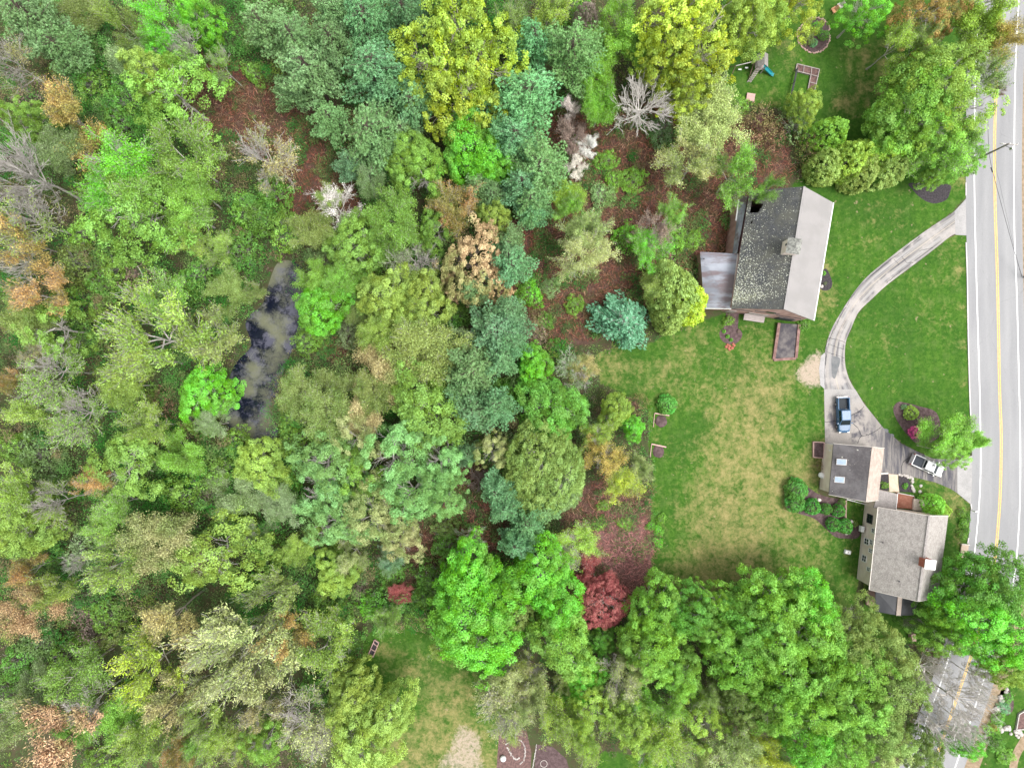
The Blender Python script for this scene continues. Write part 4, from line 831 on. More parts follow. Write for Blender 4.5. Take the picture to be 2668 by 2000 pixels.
t.ln(t.b.outputs[0], ms.inputs[1]); t.ln(tb.outputs[0], ms.inputs[2]); t.ln(ms.outputs[0], t.out.inputs[0]); M['stuff'] = t.m
t = NT('bark'); oi = t.node('ShaderNodeObjectInfo'); n_ = t.noise(t.mapping(t.coord(), (3, 3, .8)), 2.0, 4)
t.color(t.mix(t.ramp(n_, .3, .7), oi.outputs['Color'], t.mix(1.0, oi.outputs['Color'], (.6, .58, .56), 'MULTIPLY'))).rough(.9); M['bark'] = t.m

def skeleton(rg, R, Ht, zb, zt, counts=(7, 5, 5, 4), up=.25, spread=.75, lean_up=.5, r0=.22, len0=None, upturn=.12):
    """returns tubes and the twig end points of a branching tree that fills radius R"""
    S0, S1, A0, A1 = [], [], [], []
    P0 = np.zeros(3); n = 7; zs = np.linspace(0, zt, n + 1); xy = np.cumsum(rg.normal(0, .08, (n + 1, 2)), 0); tr = np.c_[xy - xy[0], zs]
    rad = np.linspace(r0, r0 * .45, n + 1); rad[0] *= 1.35
    S0.append(tr[:-1]); S1.append(tr[1:]); A0.append(rad[:-1]); A1.append(rad[1:])
    k = counts[0]; f = rg.uniform(0, 1, k) ** .8; f[0] = 1; z = zb + (zt - zb) * f
    st = np.c_[np.interp(z, zs, tr[:, 0]), np.interp(z, zs, tr[:, 1]), z]
    a = 2.4 * np.arange(k) + rg.uniform(0, 6.3); el = R_(12) + (f * .9 + rg.uniform(-.1, .2, k)) * lean_up * 1.5
    d = np.c_[np.cos(a) * np.cos(el), np.sin(a) * np.cos(el), np.sin(el)]; L = (len0 or R * .75) * (1 - .25 * f) * rg.uniform(.8, 1.15, k); r = np.full(k, r0 * .5)
    ends = None
    for lev in range(len(counts)):
        m = 4 if lev < 2 else 3; p = st; dd = d; pts = [st]
        for j in range(m):
            dd = unit(dd + rg.normal(0, .13, dd.shape) + np.array([0, 0, upturn])); q = p + dd * (L / m)[:, None]
            ra, rb = r * (1 - j / m * .55), r * (1 - (j + 1) / m * .55); S0.append(p); S1.append(q); A0.append(ra); A1.append(rb); p = q; pts.append(q)
        ends = (p, dd, L)
        if lev == len(counts) - 1: break
        kk = counts[lev + 1]; N = len(st); pts = np.stack(pts, 1)
        tt = np.linspace(.3, 1, kk)[None] + rg.uniform(-.06, .06, (N, kk)); tt = np.clip(tt, .2, 1) * m; i0 = np.minimum(tt.astype(int), m - 1); fr = (tt - i0)[..., None]
        ar = np.arange(N)[:, None]; st2 = pts[ar, i0] * (1 - fr) + pts[ar, i0 + 1] * fr
        perp = unit(np.cross(np.repeat(d[:, None], kk, 1), rg.normal(size=(N, kk, 3))))
        out = st2.copy(); out[..., 2] = 0; out = unit(out)
        d2 = unit(np.repeat(d[:, None], kk, 1) * .75 + perp * spread * rg.uniform(.6, 1.2, (N, kk, 1)) + out * .15 + np.array([0, 0, up]))
        L = np.repeat(L * .56, kk) * rg.uniform(.7, 1.25, N * kk); r = np.repeat(r * .52, kk); st = st2.reshape(-1, 3); d = d2.reshape(-1, 3)
    S0, S1, A0, A1 = np.concatenate(S0), np.concatenate(S1), np.concatenate(A0), np.concatenate(A1)
    rr = np.percentile(np.hypot(ends[0][:, 0], ends[0][:, 1]), 96); k = R / rr; zk = (Ht - zb) / max(1e-3, np.percentile(ends[0][:, 2], 99) - zb)
    def fit(q):
        q = q.copy(); hi = np.clip((q[:, 2] - zb * .6) / (zb * .4), 0, 1); q[:, :2] *= (1 + (k - 1) * hi)[:, None]
        q[:, 2] = np.where(q[:, 2] > zb, zb + (q[:, 2] - zb) * zk, q[:, 2]); return q
    return fit(S0), fit(S1), A0, A1, fit(ends[0]), ends[1]
def wood_mesh(name, S0, S1, A0, A1, minr=.018):
    A0, A1 = np.maximum(A0, minr), np.maximum(A1, minr); th = A0 > .05
    V1, F1 = tubes(S0[th], S1[th], A0[th], A1[th], 7); V2, F2 = tubes(S0[~th], S1[~th], A0[~th], A1[~th], 3)
    me = np_mesh(name, np.r_[V1, V2], np.r_[F1, F2 + len(V1)], None, M['bark'])
    return me
def crown_mesh(name, p, nrm, size, v, rg, aspect=.6, along=None):
    V, F = leaf_quads(p, nrm, size, rg, aspect, along); vv = np.zeros((len(V), 4), np.float32); vv[:, 0] = np.repeat(np.clip(v, 0, 1), 4); vv[:, 3] = 1; vv[:, 1] = np.repeat(fbm(p[:, 0] + p[:, 2] * .3, p[:, 1] + p[:, 2] * .3, 2.6, int(rg.integers(1, 900)), 3), 4)
    return np_mesh(name, V, F, {'v': ('FLOAT_COLOR', vv)}, M['leaf'])
def fib(n, rg, zmin=-.25):
    i = np.arange(n) + .5; z = 1 - (1 - zmin) * i / n; a = 2.39996 * i + rg.uniform(0, 6.3); s = np.sqrt(np.maximum(0, 1 - z * z))
    d = np.c_[s * np.cos(a), s * np.sin(a), z] + rg.normal(0, .09, (n, 3)); return unit(d)
def dome(rg, n, R, zc, top, zmin=-.25, lob=.16, rough=.07):
    d = fib(n, rg, zmin); ph = rg.uniform(0, 6.3, 6); a = np.arctan2(d[:, 1], d[:, 0])
    r = 1 + lob * (np.sin(2 * a + ph[0]) * .5 + np.sin(3 * a + ph[1]) * .6 + np.sin(5 * a + ph[2]) * .45 + np.sin(4 * d[:, 2] * 3 + ph[3]) * .3) + rg.normal(0, rough, n)
    return np.c_[d[:, 0] * R * r, d[:, 1] * R * r, zc + d[:, 2] * (top - zc) * (1 + (r - 1) * .6)], d
def clumps(rg, c, cd, rc, per, size, flat_=.75, keep=-.25):
    """leaf positions round clump centres c (outward directions cd)"""
    n = len(c); r = rc * rg.uniform(.65, 1.3, n); k = np.repeat(np.arange(n), per); d = unit(rg.normal(size=(len(k), 3)))
    ax = unit(cd + np.array([0, 0, .7])); dt = (d * ax[k]).sum(1); bad = dt < keep; d[bad] *= -1
    rad = r[k] * rg.uniform(.55, 1.08, len(k)); p = c[k] + d * rad[:, None] * np.array([1, 1, flat_])
    nrm = unit(d * .7 + np.array([0, 0, .55]) + rg.normal(0, .38, d.shape))
    v = .5 + (rg.random(n)[k] - .5) * .45 + rg.normal(0, .16, len(k)); s = size * rg.uniform(.65, 1.35, len(k)); return p, nrm, s, v
PROTO = {}
def make_proto(kind, i):
    rg = np.random.default_rng(sum(map(ord, kind)) * 977 + i * 131); nm = kind
    if kind in 'LOHG':
        R, Ht = 5.0, 15.0; zb = 6.0; zc = 8.3
        n, rc, per, size, lob = {'L': (190, .80, 125, .215, .26), 'O': (240, .56, 80, .22, .22), 'H': (330, .52, 66, .19, .10), 'G': (150, .80, 115, .215, .36)}[kind]
        c, cd = dome(rg, n, R * .9, zc, Ht - .5, -.35, lob, .13 if kind != 'H' else .05)
        if kind in 'OG': kp = fbm(c[:, 0] + i * 40, c[:, 1], 2.6, 50 + i, 2) + cd[:, 2] * .0 > (.36 if kind == 'O' else .34); c, cd = c[kp], cd[kp]
        p, nn, s, v = clumps(rg, c, cd, rc, per, size)
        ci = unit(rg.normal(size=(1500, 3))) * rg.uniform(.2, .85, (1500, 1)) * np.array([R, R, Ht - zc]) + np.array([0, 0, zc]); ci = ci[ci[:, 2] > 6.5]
        if kind in 'LH': p = np.r_[p, ci]; nn = np.r_[nn, unit(rg.normal(size=ci.shape) + [0, 0, .5])]; s = np.r_[s, np.full(len(ci), size * 1.3)]; v = np.r_[v, rg.uniform(.1, .5, len(ci))]  # inner fill leaves coloured darker: crown-depth shade painted into their tint
        S0, S1, A0, A1, e, ed = skeleton(rg, R * .82, Ht - 1.2, zb * .8, 10.5, (8, 5, 4), r0=.24)
        crown = crown_mesh('crown', p, nn, s, v, rg, .7); wood = wood_mesh('trunk', S0, S1, A0, A1, .03)
    elif kind in 'SWBTQ':
        R, Ht = 5.0, 15.0
        cnt = {'S': (8, 6, 6, 4), 'W': (8, 6, 5, 4), 'B': (13, 6, 5, 4), 'T': (8, 6, 6, 4), 'Q': (8, 6, 6, 4)}[kind]
        S0, S1, A0, A1, e, ed = skeleton(rg, R * (1.05 if kind == 'B' else .97), Ht, *((6.5, 8.5) if kind == 'B' else (5.0, 9.5)), cnt, up=.5 if kind == 'W' else .3, spread=.5 if kind == 'W' else .62 if kind == 'B' else .8, lean_up={'W': .85, 'B': .32}.get(kind, .6), r0=.16 if kind != 'B' else .19, upturn=.2 if kind == 'W' else .1)
        crown = None
        if kind != 'B':
            per = {'S': 18, 'T': 7, 'W': 13, 'Q': 36}[kind]; m = len(e); k = np.repeat(np.arange(m), per)
            if kind == 'W':
                extra = rg.uniform(-1.1, .9, len(k)); base = e[k] + ed[k] * extra[:, None] + rg.normal(0, .16, (len(k), 3))
                tips = unit(ed + np.array([0, 0, .5])); S0 = np.r_[S0, e]; S1 = np.r_[S1, e + tips * .9]; A0 = np.r_[A0, np.full(m, .022)]; A1 = np.r_[A1, np.full(m, .012)]
                v = .5 + (rg.random(m)[k] - .5) * .4 + rg.normal(0, .15, len(k)); crown = crown_mesh('crown', base, unit(rg.normal(size=base.shape) * .7 + [0, 0, .6]), rg.uniform(.2, .42, len(k)), v, rg, .27, unit(ed[k] + [0, 0, .25]) + rg.normal(0, .16, base.shape))
            else:
                base = e[k] + rg.normal(0, .26 if kind != 'Q' else .34, (len(k), 3)) - ed[k] * rg.uniform(0, .8, (len(k), 1))
                kp = fbm(e[:, 0], e[:, 1], 2.4, 70 + i, 2)[k] > (.28 if kind == 'S' else .2); 
                if kind == 'T': kp = fbm(e[:, 0], e[:, 1], 3.0, 70 + i, 2)[k] > .42
                v = .5 + (rg.random(m)[k] - .5) * .45 + rg.normal(0, .17, len(k))
                crown = crown_mesh('crown', base[kp], unit(rg.normal(size=base.shape) * .6 + [0, 0, .6])[kp], rg.uniform(.11, .22, len(k))[kp] * (1.15 if kind == 'Q' else 1), v[kp], rg, .65)
        wood = wood_mesh('trunk', S0, S1, A0, A1, .022 if kind in 'BT' else .019)
    elif kind in 'PK':
        R, Ht = (4.5, 17.0) if kind == 'P' else (4.0, 9.0); nw = 15 if kind == 'P' else 16; C = []; CD = []; S0, S1, A0, A1 = [], [], [], []
        z0 = Ht * (.42 if kind == 'P' else .12); zs = np.linspace(0, Ht * .96, 9); S0.append(np.c_[zs[:-1] * 0, zs[:-1] * 0, zs[:-1]]); S1.append(np.c_[zs[1:] * 0, zs[1:] * 0, zs[1:]]); rr = np.linspace(.3, .05, 9); A0.append(rr[:-1]); A1.append(rr[1:])
        lop = rg.uniform(0, 6.3)
        for w in range(nw):
            f = w / (nw - 1); z = z0 + (Ht * .97 - z0) * f; Lw = R * ((1 - f) ** (.62 if kind == 'P' else .8) * .95 + .10); nb = 6 if f < .75 else 5
            for b in range(nb):
                a = 2 * math.pi * b / nb + w * 1.13 + rg.uniform(-.25, .25); L = Lw * (rg.uniform(.5, 1.25) if kind == 'P' else rg.uniform(.86, 1.1)) * (1 + (.16 if kind == 'P' else 0) * math.cos(a - lop)); dr = np.array([math.cos(a), math.sin(a), .18 if kind == 'P' else .05]); sd2 = np.array([-dr[1], dr[0], 0])
                n = max(3, int(L / .42)); tt = (np.arange(n) + .6) / n; pts = np.array([0, 0, z]) + dr * (tt * L)[:, None] + np.array([0, 0, 1.]) * (tt ** 2 * L * .16)[:, None] * (1 if kind == 'P' else -.4)
                S0.append(np.array([[0, 0, z]])); S1.append(pts[-1:]); A0.append(np.array([.06])); A1.append(np.array([.015]))
                for j in range(n):
                    if tt[j] < .22: continue
                    wd = .42 * L * math.sin(math.pi * min(1, tt[j] * .86 + .1)) * (.56 if kind == 'P' else .55)
                    mside = max(0, int(wd / .42))
                    for q in range(-mside, mside + 1):
                        pp = pts[j] + sd2 * (q * .42) + np.r_[dr[:2], 0] * (abs(q) * .22) + rg.normal(0, .07, 3); C.append(pp); CD.append(unit(np.array([dr[0], dr[1], .8]) + sd2 * .3 * q))
        C = np.array(C); CD = np.array(CD); n = len(C); per = 20; k = np.repeat(np.arange(n), per)
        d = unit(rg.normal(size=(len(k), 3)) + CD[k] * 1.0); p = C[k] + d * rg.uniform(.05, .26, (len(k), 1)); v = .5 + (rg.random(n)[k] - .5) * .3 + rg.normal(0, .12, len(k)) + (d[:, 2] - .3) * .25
        nn = unit(np.cross(d, rg.normal(size=d.shape)) + [0, 0, .8]); crown = crown_mesh('crown', p, nn, rg.uniform(.22, .40, len(k)), v, rg, .3, d)
        wood = wood_mesh('trunk', *map(np.concatenate, (S0, S1, A0, A1)), .02)
    elif kind == 'C':
        R, Ht = 3.0, 8.0; c, cd = dome(rg, 420, R * .93, 2.4, Ht, -.5, .14, .03); p, nn, s, v = clumps(rg, c, cd, .34, 40, .2, 1.1, -.1)
        al = np.tile([0, 0, 1.], (len(p), 1)) + rg.normal(0, .45, p.shape); crown = crown_mesh('crown', p, unit(nn + rg.normal(0, .3, nn.shape)), s * 1.1, v, rg, .5, al)
        z = np.linspace(0, 5, 5); wood = wood_mesh('trunk', np.c_[z[:-1] * 0, z[:-1] * 0, z[:-1]], np.c_[z[1:] * 0, z[1:] * 0, z[1:]], np.full(4, .16), np.full(4, .13))
    elif kind in 'UVN':   # shrubs: U fluffy, V twiggy, N dense rounded
        R, Ht = 2.5, 3.4
        S0, S1, A0, A1, e, ed = skeleton(rg, R * .9, Ht * .92, .3, 1.0, (10, 6, 5), up=.3, spread=.7, lean_up=.7, r0=.07, upturn=.1)
        if kind == 'N': c, cd = dome(rg, 130, R * .88, 1.1, Ht - .2, -.3, .08, .05); p, nn, s, v = clumps(rg, c, cd, .42, 46, .2)
        else:
            c, cd = dome(rg, 90, R * .85, 1.2, Ht - .2, -.3, .2, .16); p, nn, s, v = clumps(rg, c, cd, .5, 40 if kind == 'U' else 12, .19)
            kp = rg.random(len(p)) < .9; p, nn, s, v = p[kp], nn[kp], s[kp], v[kp]
        crown = crown_mesh('crown', p, nn, s, v, rg, .65); wood = wood_mesh('trunk', S0, S1, A0, A1, .014)
    PROTO.setdefault(kind, []).append((crown, wood, R, Ht))
NV = {'L': 4, 'O': 3, 'H': 2, 'G': 4, 'S': 5, 'W': 3, 'B': 3, 'T': 3, 'Q': 3, 'P': 5, 'K': 1, 'C': 3, 'U': 4, 'V': 3, 'N': 2}
for k_, n_ in NV.items():
    for i_ in range(n_): make_proto(k_, i_)

PAL = {'bg': ('bright green', '76cc2c'), 'lg': ('light green', '8ec644'), 'yg': ('yellow-green', 'a4c84a'), 'ol': ('olive green', '90a854'), 'ye': ('yellow', 'b6cc3c'), 'go': ('golden', 'ccb050'), 'vg': ('deep green', '4cb034'),
       'or': ('orange-tinted', 'c49850'), 'pe': ('peach-coloured', 'd8b47c'), 'tn': ('tan', 'b8b46c'), 'pg': ('pale green', 'b8c874'), 'gg': ('grey-green', '8cb06c'), 'dg': ('dark green', '6caa38'),
       'mg': ('mid-green', '86be3c'), 'bl': ('blue-green', '74b476'), 'gn': ('soft green', '80b46a'), 'mt': ('minty green', '88c268'), 'sp': ('blue-green', '76bc92'), 'rd': ('dark red', 'a85250'), 'wh': ('whitish', 'e4e0d8'), 'br': ('grey-brown', 'a38c80'), 'rb': ('reddish brown', 'a4685c'), 'pk': ('magenta', 'ec50ac')}
KN = {'L': ('leafy_tree', 'leafy tree', 'tree'), 'O': ('clumpy_tree', 'clumpy-leaved tree', 'tree'), 'H': ('dense_tree', 'dense tree', 'tree'), 'G': ('open_tree', 'open-crowned tree', 'tree'),
      'S': ('sparse_tree', 'thin-leaved tree', 'tree'), 'W': ('upswept_tree', 'upswept tree', 'tree'), 'B': ('bare_tree', 'bare tree', 'tree'), 'T': ('twiggy_tree', 'twiggy tree', 'tree'),
      'Q': ('budding_tree', 'feathery tree', 'tree'), 'P': ('pine_tree', 'pine', 'tree'), 'K': ('spruce_tree', 'star-shaped spruce', 'tree'), 'C': ('evergreen_tree', 'rounded evergreen', 'tree'),
      'U': ('shrub', 'leafy shrub', 'shrub'), 'V': ('twiggy_shrub', 'twiggy shrub', 'shrub'), 'N': ('garden_shrub', 'garden shrub', 'shrub')}
LAND = [('the pond', 690, 920), ('the barn', 2020, 650), ('the brick-chimney house', 2370, 1440), ('the garage', 2230, 1230), ('the big yellow-green tree', 1190, 140), ('the bare white tree', 1676, 266), ('the dark red tree', 1575, 1580),
        ('the swing set', 1950, 180), ('the long brown clearing', 740, 330), ('the lower lawn', 1130, 1800), ('the peach-leaved tree', 1236, 690), ('the back lawn', 1900, 1200), ('the blue-green spruce', 1620, 838),
        ('the bottom west corner', 60, 1940), ('the west edge of the wood', 20, 1000), ('the top west corner', 60, 60), ('the wide pale upswept crown', 620, 1710), ('the brightest green tall tree', 1232, 1620), ('the bare trees over the road', 2480, 1830), ('the long pale-twigged crown', 390, 900)]
TREES = []
def T(ox, oy, rows):
    for r in rows.strip().split('\n'):
        r = r.split('|'); f = r[0].split(); TREES.append((ox + float(f[0]) / 3.158, oy + float(f[1]) / 3.158, float(f[2]) / 3.158, f[3], f[4], float(f[5]), r[1].strip() if len(r) > 1 else None))
T(0, 0, '''
230 110 240 P gn 18 | broad soft green pine in the top west corner of the wood
480 380 180 P gn 15
60 480 190 T tn 15
700 90 150 Q ol 8
950 130 150 S yg 15
1290 150 170 S bg 16
1340 380 130 G bg 12
1620 120 140 L bg 13
1010 480 190 Q gg 13
700 440 130 U gg 5
1200 580 150 L yg 16
1420 740 260 G lg 15 | light green tree at the northwest end of the long brown clearing
1540 370 170 T lg 14
1800 500 130 T mg 12
560 960 270 S go 17 | golden tree among green ones near the top west corner
180 960 130 L mg 15
190 1190 90 U bg 6
480 1230 190 Q gg 12
130 1420 290 B pg 19 | bare pale grey tree reaching in from the west edge, top quarter
1000 1330 300 S bg 18 | bright green crown with grey limbs, northern part of the big cluster
1440 1260 290 S lg 18
1240 1640 300 S lg 18
900 1560 230 S bg 16
1560 1560 200 Q mg 14
2110 600 100 U lg 4
1010 1010 150 U dg 6
1080 830 170 U dg 6
760 700 140 U mg 5
620 600 130 U gg 5
300 760 160 V br 5
780 1180 120 U mg 5
''')
T(650, 0, '''
100 200 200 P gn 17
370 330 200 P gn 18
480 560 230 P gn 18
680 330 170 P gn 17
650 70 170 P gn 17
940 150 220 P bl 18
1260 80 170 P bl 17
1010 560 250 P bl 19 | full blue-green pine west of the big yellow-green tree
330 720 130 P gn 12
1740 250 330 O ye 18 | northern half of the big yellow-green tree with clumped leaves
1500 470 300 O ye 17
1960 480 280 O ye 17
1720 720 290 O ye 17
1340 860 170 P bl 16
980 1080 250 P gn 17
660 960 150 P gn 13
1260 1080 130 P gn 13
820 1320 120 P bl 11
1320 1250 170 L mg 13
1400 1430 180 G mg 12
1830 1180 230 L bg 13
2000 1300 150 L bg 12
1870 1540 140 P gn 12
120 1300 250 T tn 15 | tan softly leafed tree on the west side of the long brown clearing
1010 1480 130 Q gg 10
1160 1370 120 U gg 5
1000 1330 110 V br 4
1640 60 200 U dg 7
1120 420 120 U dg 5
200 1600 150 U dg 6
2080 1500 120 U dg 6
''')
T(1300, 0, '''
120 120 180 S ol 14
400 80 200 S yg 14
560 100 160 U dg 7
730 110 90 H br 11 | small pinkish brown dead conifer at the top edge
980 90 170 S mg 14
1010 300 240 Q lg 13
1200 420 170 Q mg 11
1480 130 320 O ye 19
1680 200 260 O ye 18
1620 450 290 O ye 18
1400 400 230 O ye 17
1540 690 210 O ye 15
1500 860 150 S ye 9
2050 140 220 L yg 15
600 420 270 P gn 19
290 320 170 P bl 16
240 760 270 P bl 18
140 1130 190 P bl 17
340 1380 230 P gn 17
180 1500 160 P bl 15
840 850 170 Q mg 12
800 620 150 Q mg 10
1190 830 260 B wh 14 | bare white tree beside the tall yellow trees
590 1130 200 T br 9 | grey-brown twiggy tree with white blossom on its east side
750 1180 100 S wh 8 | white blossoming crown edge beside the grey-brown twiggy tree
580 860 90 S wh 10
640 1350 100 S wh 7
1730 1000 270 Q pg 13
1630 1330 260 S pg 13
1990 1400 220 S lg 15 | light green tree with white limbs over the barn's north corner
1540 1100 120 S lg 9
2110 1020 170 V rb 4
1960 870 90 U lg 3
560 1610 150 Q yg 10
950 1480 80 U mg 2
1330 1080 110 U gg 2
880 1320 90 U mg 2
1100 1480 110 U mg 2
''')
T(1968, 0, '''
60 20 210 L yg 14
130 1520 110 S lg 14
330 0 210 G ye 13 | yellow tree above the round flower bed at the top edge
150 150 110 G yg 11
920 50 170 G bg 12 | small bright green tree beside the two garden chairs
1440 60 220 G or 15 | orange-tinted tree above the playground grass
1610 70 150 G or 13
1230 290 200 S yg 14
1400 330 150 S ol 12
1960 180 230 Q yg 16 | sparse crown hanging over the road at the top edge
2060 330 180 S go 15
1750 350 180 S yg 12
1560 600 290 G yg 16
1350 820 300 L lg 15
1680 850 260 G yg 16
1180 980 190 L mg 12
1880 650 200 S ol 15
1450 1020 230 G lg 14
2010 740 60 T rb 6 | little reddish branch end showing over the road beside the wood
1600 1200 260 S lg 12 | pale light green tree with whitish limbs above the dark mulch bed
1720 1120 200 S lg 12
1380 1250 140 S lg 10
1760 1270 140 G lg 10
1480 1440 90 L mg 6
580 1360 140 C ol 6
800 1300 160 C yg 8 | yellowish evergreen, tallest in the middle of the clipped group
880 1420 130 C ol 7
1030 1260 150 C yg 8
1090 1380 150 C ol 7
1200 1290 120 C ol 7
600 1100 140 C mg 8
330 1000 150 V gg 5
440 1230 130 V rb 4
430 850 120 L yg 8 | rounded yellow-green tree at the south end of the framed vegetable beds
130 1090 120 V rb 3
1430 600 120 U dg 5
1280 1120 120 U dg 5
''')
T(0, 490, '''
190 230 260 T yg 18
130 420 200 W go 18
150 620 140 B wh 10
270 860 220 W or 16
200 1080 180 Q ol 14
420 1170 210 G lg 14
650 620 190 U ol 6
560 960 150 U mg 6
1230 1240 400 W yg 17 | widest yellow-green crown with a pale bare centre, west of the pond
1180 1420 260 W yg 15
1700 1250 260 W ol 13
1330 940 200 S lg 14
1880 840 180 Q ol 9
1790 490 140 S yg 11
1560 350 150 S yg 12
1100 190 300 G lg 17
1480 180 180 Q lg 15
380 1500 260 T lg 15
280 1370 150 T tn 12
70 1600 130 S or 14
1020 1620 170 Q yg 12
700 380 130 U mg 6
1640 740 170 U dg 6
1500 830 120 U dg 5
860 800 130 U dg 6
980 660 150 U mg 6
2000 500 160 U dg 5
1150 720 150 V br 5
850 1000 120 U mg 5
700 1260 140 U dg 5
80 820 120 U dg 5
2050 200 150 U mg 5
''')
T(650, 490, '''
700 150 190 T wh 12 | whitish limbed tree at the south end of the long brown clearing
640 110 120 S yg 12
510 330 160 Q ol 12
1180 290 230 Q mg 15
840 440 200 L lg 13
1530 330 140 G mg 11
1680 180 210 S or 14 | orange-brown tree north of the peach-leaved tree
2010 220 110 L yg 11
1370 600 210 T gg 12
1850 600 250 O pe 15 | peach-leaved tree with dark branches in the middle of the wood
1700 800 120 O pe 11
2050 800 110 O pe 11
1810 850 110 P gn 15
2130 560 150 P bl 16
1130 870 190 L yg 15
1420 930 190 L yg 14
1300 1060 150 L yg 13
590 980 180 L bg 10
540 740 150 Q mg 10
780 760 150 Q mg 10
1420 1370 270 Q ol 14
1090 1440 260 Q tn 13
1080 1200 160 Q yg 12
920 1000 110 Q ol 7
2010 1170 230 P bl 18
1840 1500 210 P gn 17
1780 1270 150 S gg 13
2080 1400 160 P bl 16
480 1250 120 U mg 5
560 1150 110 U mg 5
300 350 160 U mg 6
620 620 140 U gg 5
1130 600 140 U mg 7
950 660 130 U mg 6
820 1200 110 U gg 5
1700 1050 110 U dg 5
2000 60 120 P gn 12
100 250 150 U dg 6
40 850 100 S ol 8
''')
T(1300, 490, '''
260 90 150 P gn 14
260 200 120 P bl 11
570 160 150 S lg 12
690 330 200 S pg 14
710 540 230 S pg 13 | pale green tree with whitish limbs in the middle of the reddish brush
1290 330 190 T br 10
1430 230 150 S lg 9
1200 500 200 S bg 8
1040 400 110 U bg 3
1440 420 100 U mg 3
110 640 180 P bl 16
80 460 130 P gn 14
1010 1090 250 K sp 9 | blue-green star-shaped spruce at the corner of the back lawn
1450 870 230 C ol 11 | yellowish olive cedar-like tree against the metal shed roof
1560 950 160 C ye 10
1330 800 150 Q ol 9
1400 1060 130 C ol 7
650 1500 180 T gg 9 | round grey-green twiggy tree at the lawn's northwest corner
690 1480 130 Q tn 8
300 1450 130 L bg 9
290 1180 110 V br 4
280 1050 90 V rb 3
70 1000 140 P bl 17
60 1250 150 P bl 17
250 870 110 U bg 3
380 1090 70 U dg 3
620 960 80 U mg 2
470 1320 80 U dg 2
1580 430 90 U mg 2
850 60 110 U gg 2
420 820 80 U gg 2
''')
T(0, 990, '''
270 230 200 S yg 16
600 270 240 T lg 16
1680 110 180 L bg 9 | bright green round tree on the west bank of the pond
1190 390 190 S yg 13
1050 700 240 G lg 14 | light green round crown beside an orange one, south of the pale-twigged crown
1430 650 180 Q mg 12
790 840 160 S or 13 | orange crown touching a light green one in the western wood
980 1010 190 S lg 12
130 930 220 S yg 17
420 1010 190 T yg 15
150 1200 210 L yg 16
1340 1340 280 Q tn 15
1800 1450 280 G yg 14
2130 710 170 L yg 11
850 1210 160 S lg 12
900 1540 220 W yg 15
360 620 190 U gg 6
150 560 150 U mg 6
1830 740 160 U mg 6
1500 920 170 U mg 7
1900 1000 200 Q gg 9
1880 1150 150 U mg 6
300 1450 160 U mg 6
560 900 120 U dg 5
620 1500 90 B wh 7
700 1420 150 U gg 6
2060 1250 120 S gg 9
1740 370 140 S gg 8
1950 520 120 U mg 5
150 1600 130 S or 14
1300 180 130 V rb 4
1150 170 120 U mg 5
1620 350 130 U mg 5
1740 930 110 V br 4
''')
T(650, 990, '''
1460 210 270 L lg 14 | bright light green round tree southeast of the pond, beside a blue-green pine
1850 260 200 P bl 16
2010 210 160 P bl 17
1780 60 150 P gn 15
450 90 200 Q ol 12
660 230 230 Q ol 13
930 190 220 Q tn 12
1040 60 180 Q ol 12
330 340 90 U mg 5
400 520 170 U mg 6
860 480 170 G pg 13
620 690 230 G mt 14
1150 640 240 G mt 15
560 920 200 G mt 13
1330 480 150 G mt 13
1560 640 170 G mt 13
1330 940 220 G mt 14
880 760 160 G mg 12
700 1180 210 G mt 13
1000 1110 210 G pg 14
1600 990 140 G mt 11
1250 1300 160 G pg 12
1490 860 130 G mt 12
820 1440 150 S pg 12
420 1370 130 Q yg 9
700 1590 150 L yg 10
1170 1520 110 S bl 8
2020 920 140 P bl 14
2100 1050 150 P bl 15
2180 1350 120 P bl 13
1800 610 100 P bl 8
1860 1350 150 T gg 8
1880 830 90 B br 3 | small bare fallen tree top lying in the brown gap
1690 820 90 V tn 4
1620 1210 100 U ol 3
1610 1350 100 U dg 3
1980 600 120 G pg 11
1700 1500 130 U dg 4
600 1430 160 U dg 5
240 830 160 U mg 5
230 1010 160 Q gg 8
180 1420 150 U mg 5
980 920 130 U dg 5
2150 80 100 U dg 5
''')
T(1300, 990, '''
430 250 250 L dg 11 | dark green knobbly tree west of the back lawn
330 620 270 H ol 12 | dense olive tree south of the dark green knobbly one
480 790 270 H ol 12
270 870 230 H ol 11
500 930 170 H gg 10
880 640 210 S go 10 | golden tree with whitish limbs on the west edge of the back lawn
980 840 180 S ye 9
820 450 150 S yg 10
1170 700 120 S pg 8
960 260 130 L yg 8
1110 400 90 L bg 6
730 390 100 V gg 7
230 1180 150 P bl 13
150 1360 140 P bl 12
60 1020 120 P bl 14
380 1060 130 P gn 11
650 1330 220 S yg 9
520 1440 140 B wh 9 | little fan of bare white branches on a yellow-green tree
1385 200 80 N vg 2
1315 1240 45 U bg 1
1310 1330 42 U bg 1
1250 1200 40 U bg 1
1340 1140 40 U mg 1
1150 200 90 V rb 2
640 220 100 U dg 5
60 120 130 U dg 5
60 500 120 V gg 7
820 1180 60 U mg 1
1040 1180 60 U mg 1
860 1030 50 U mg 1
''')
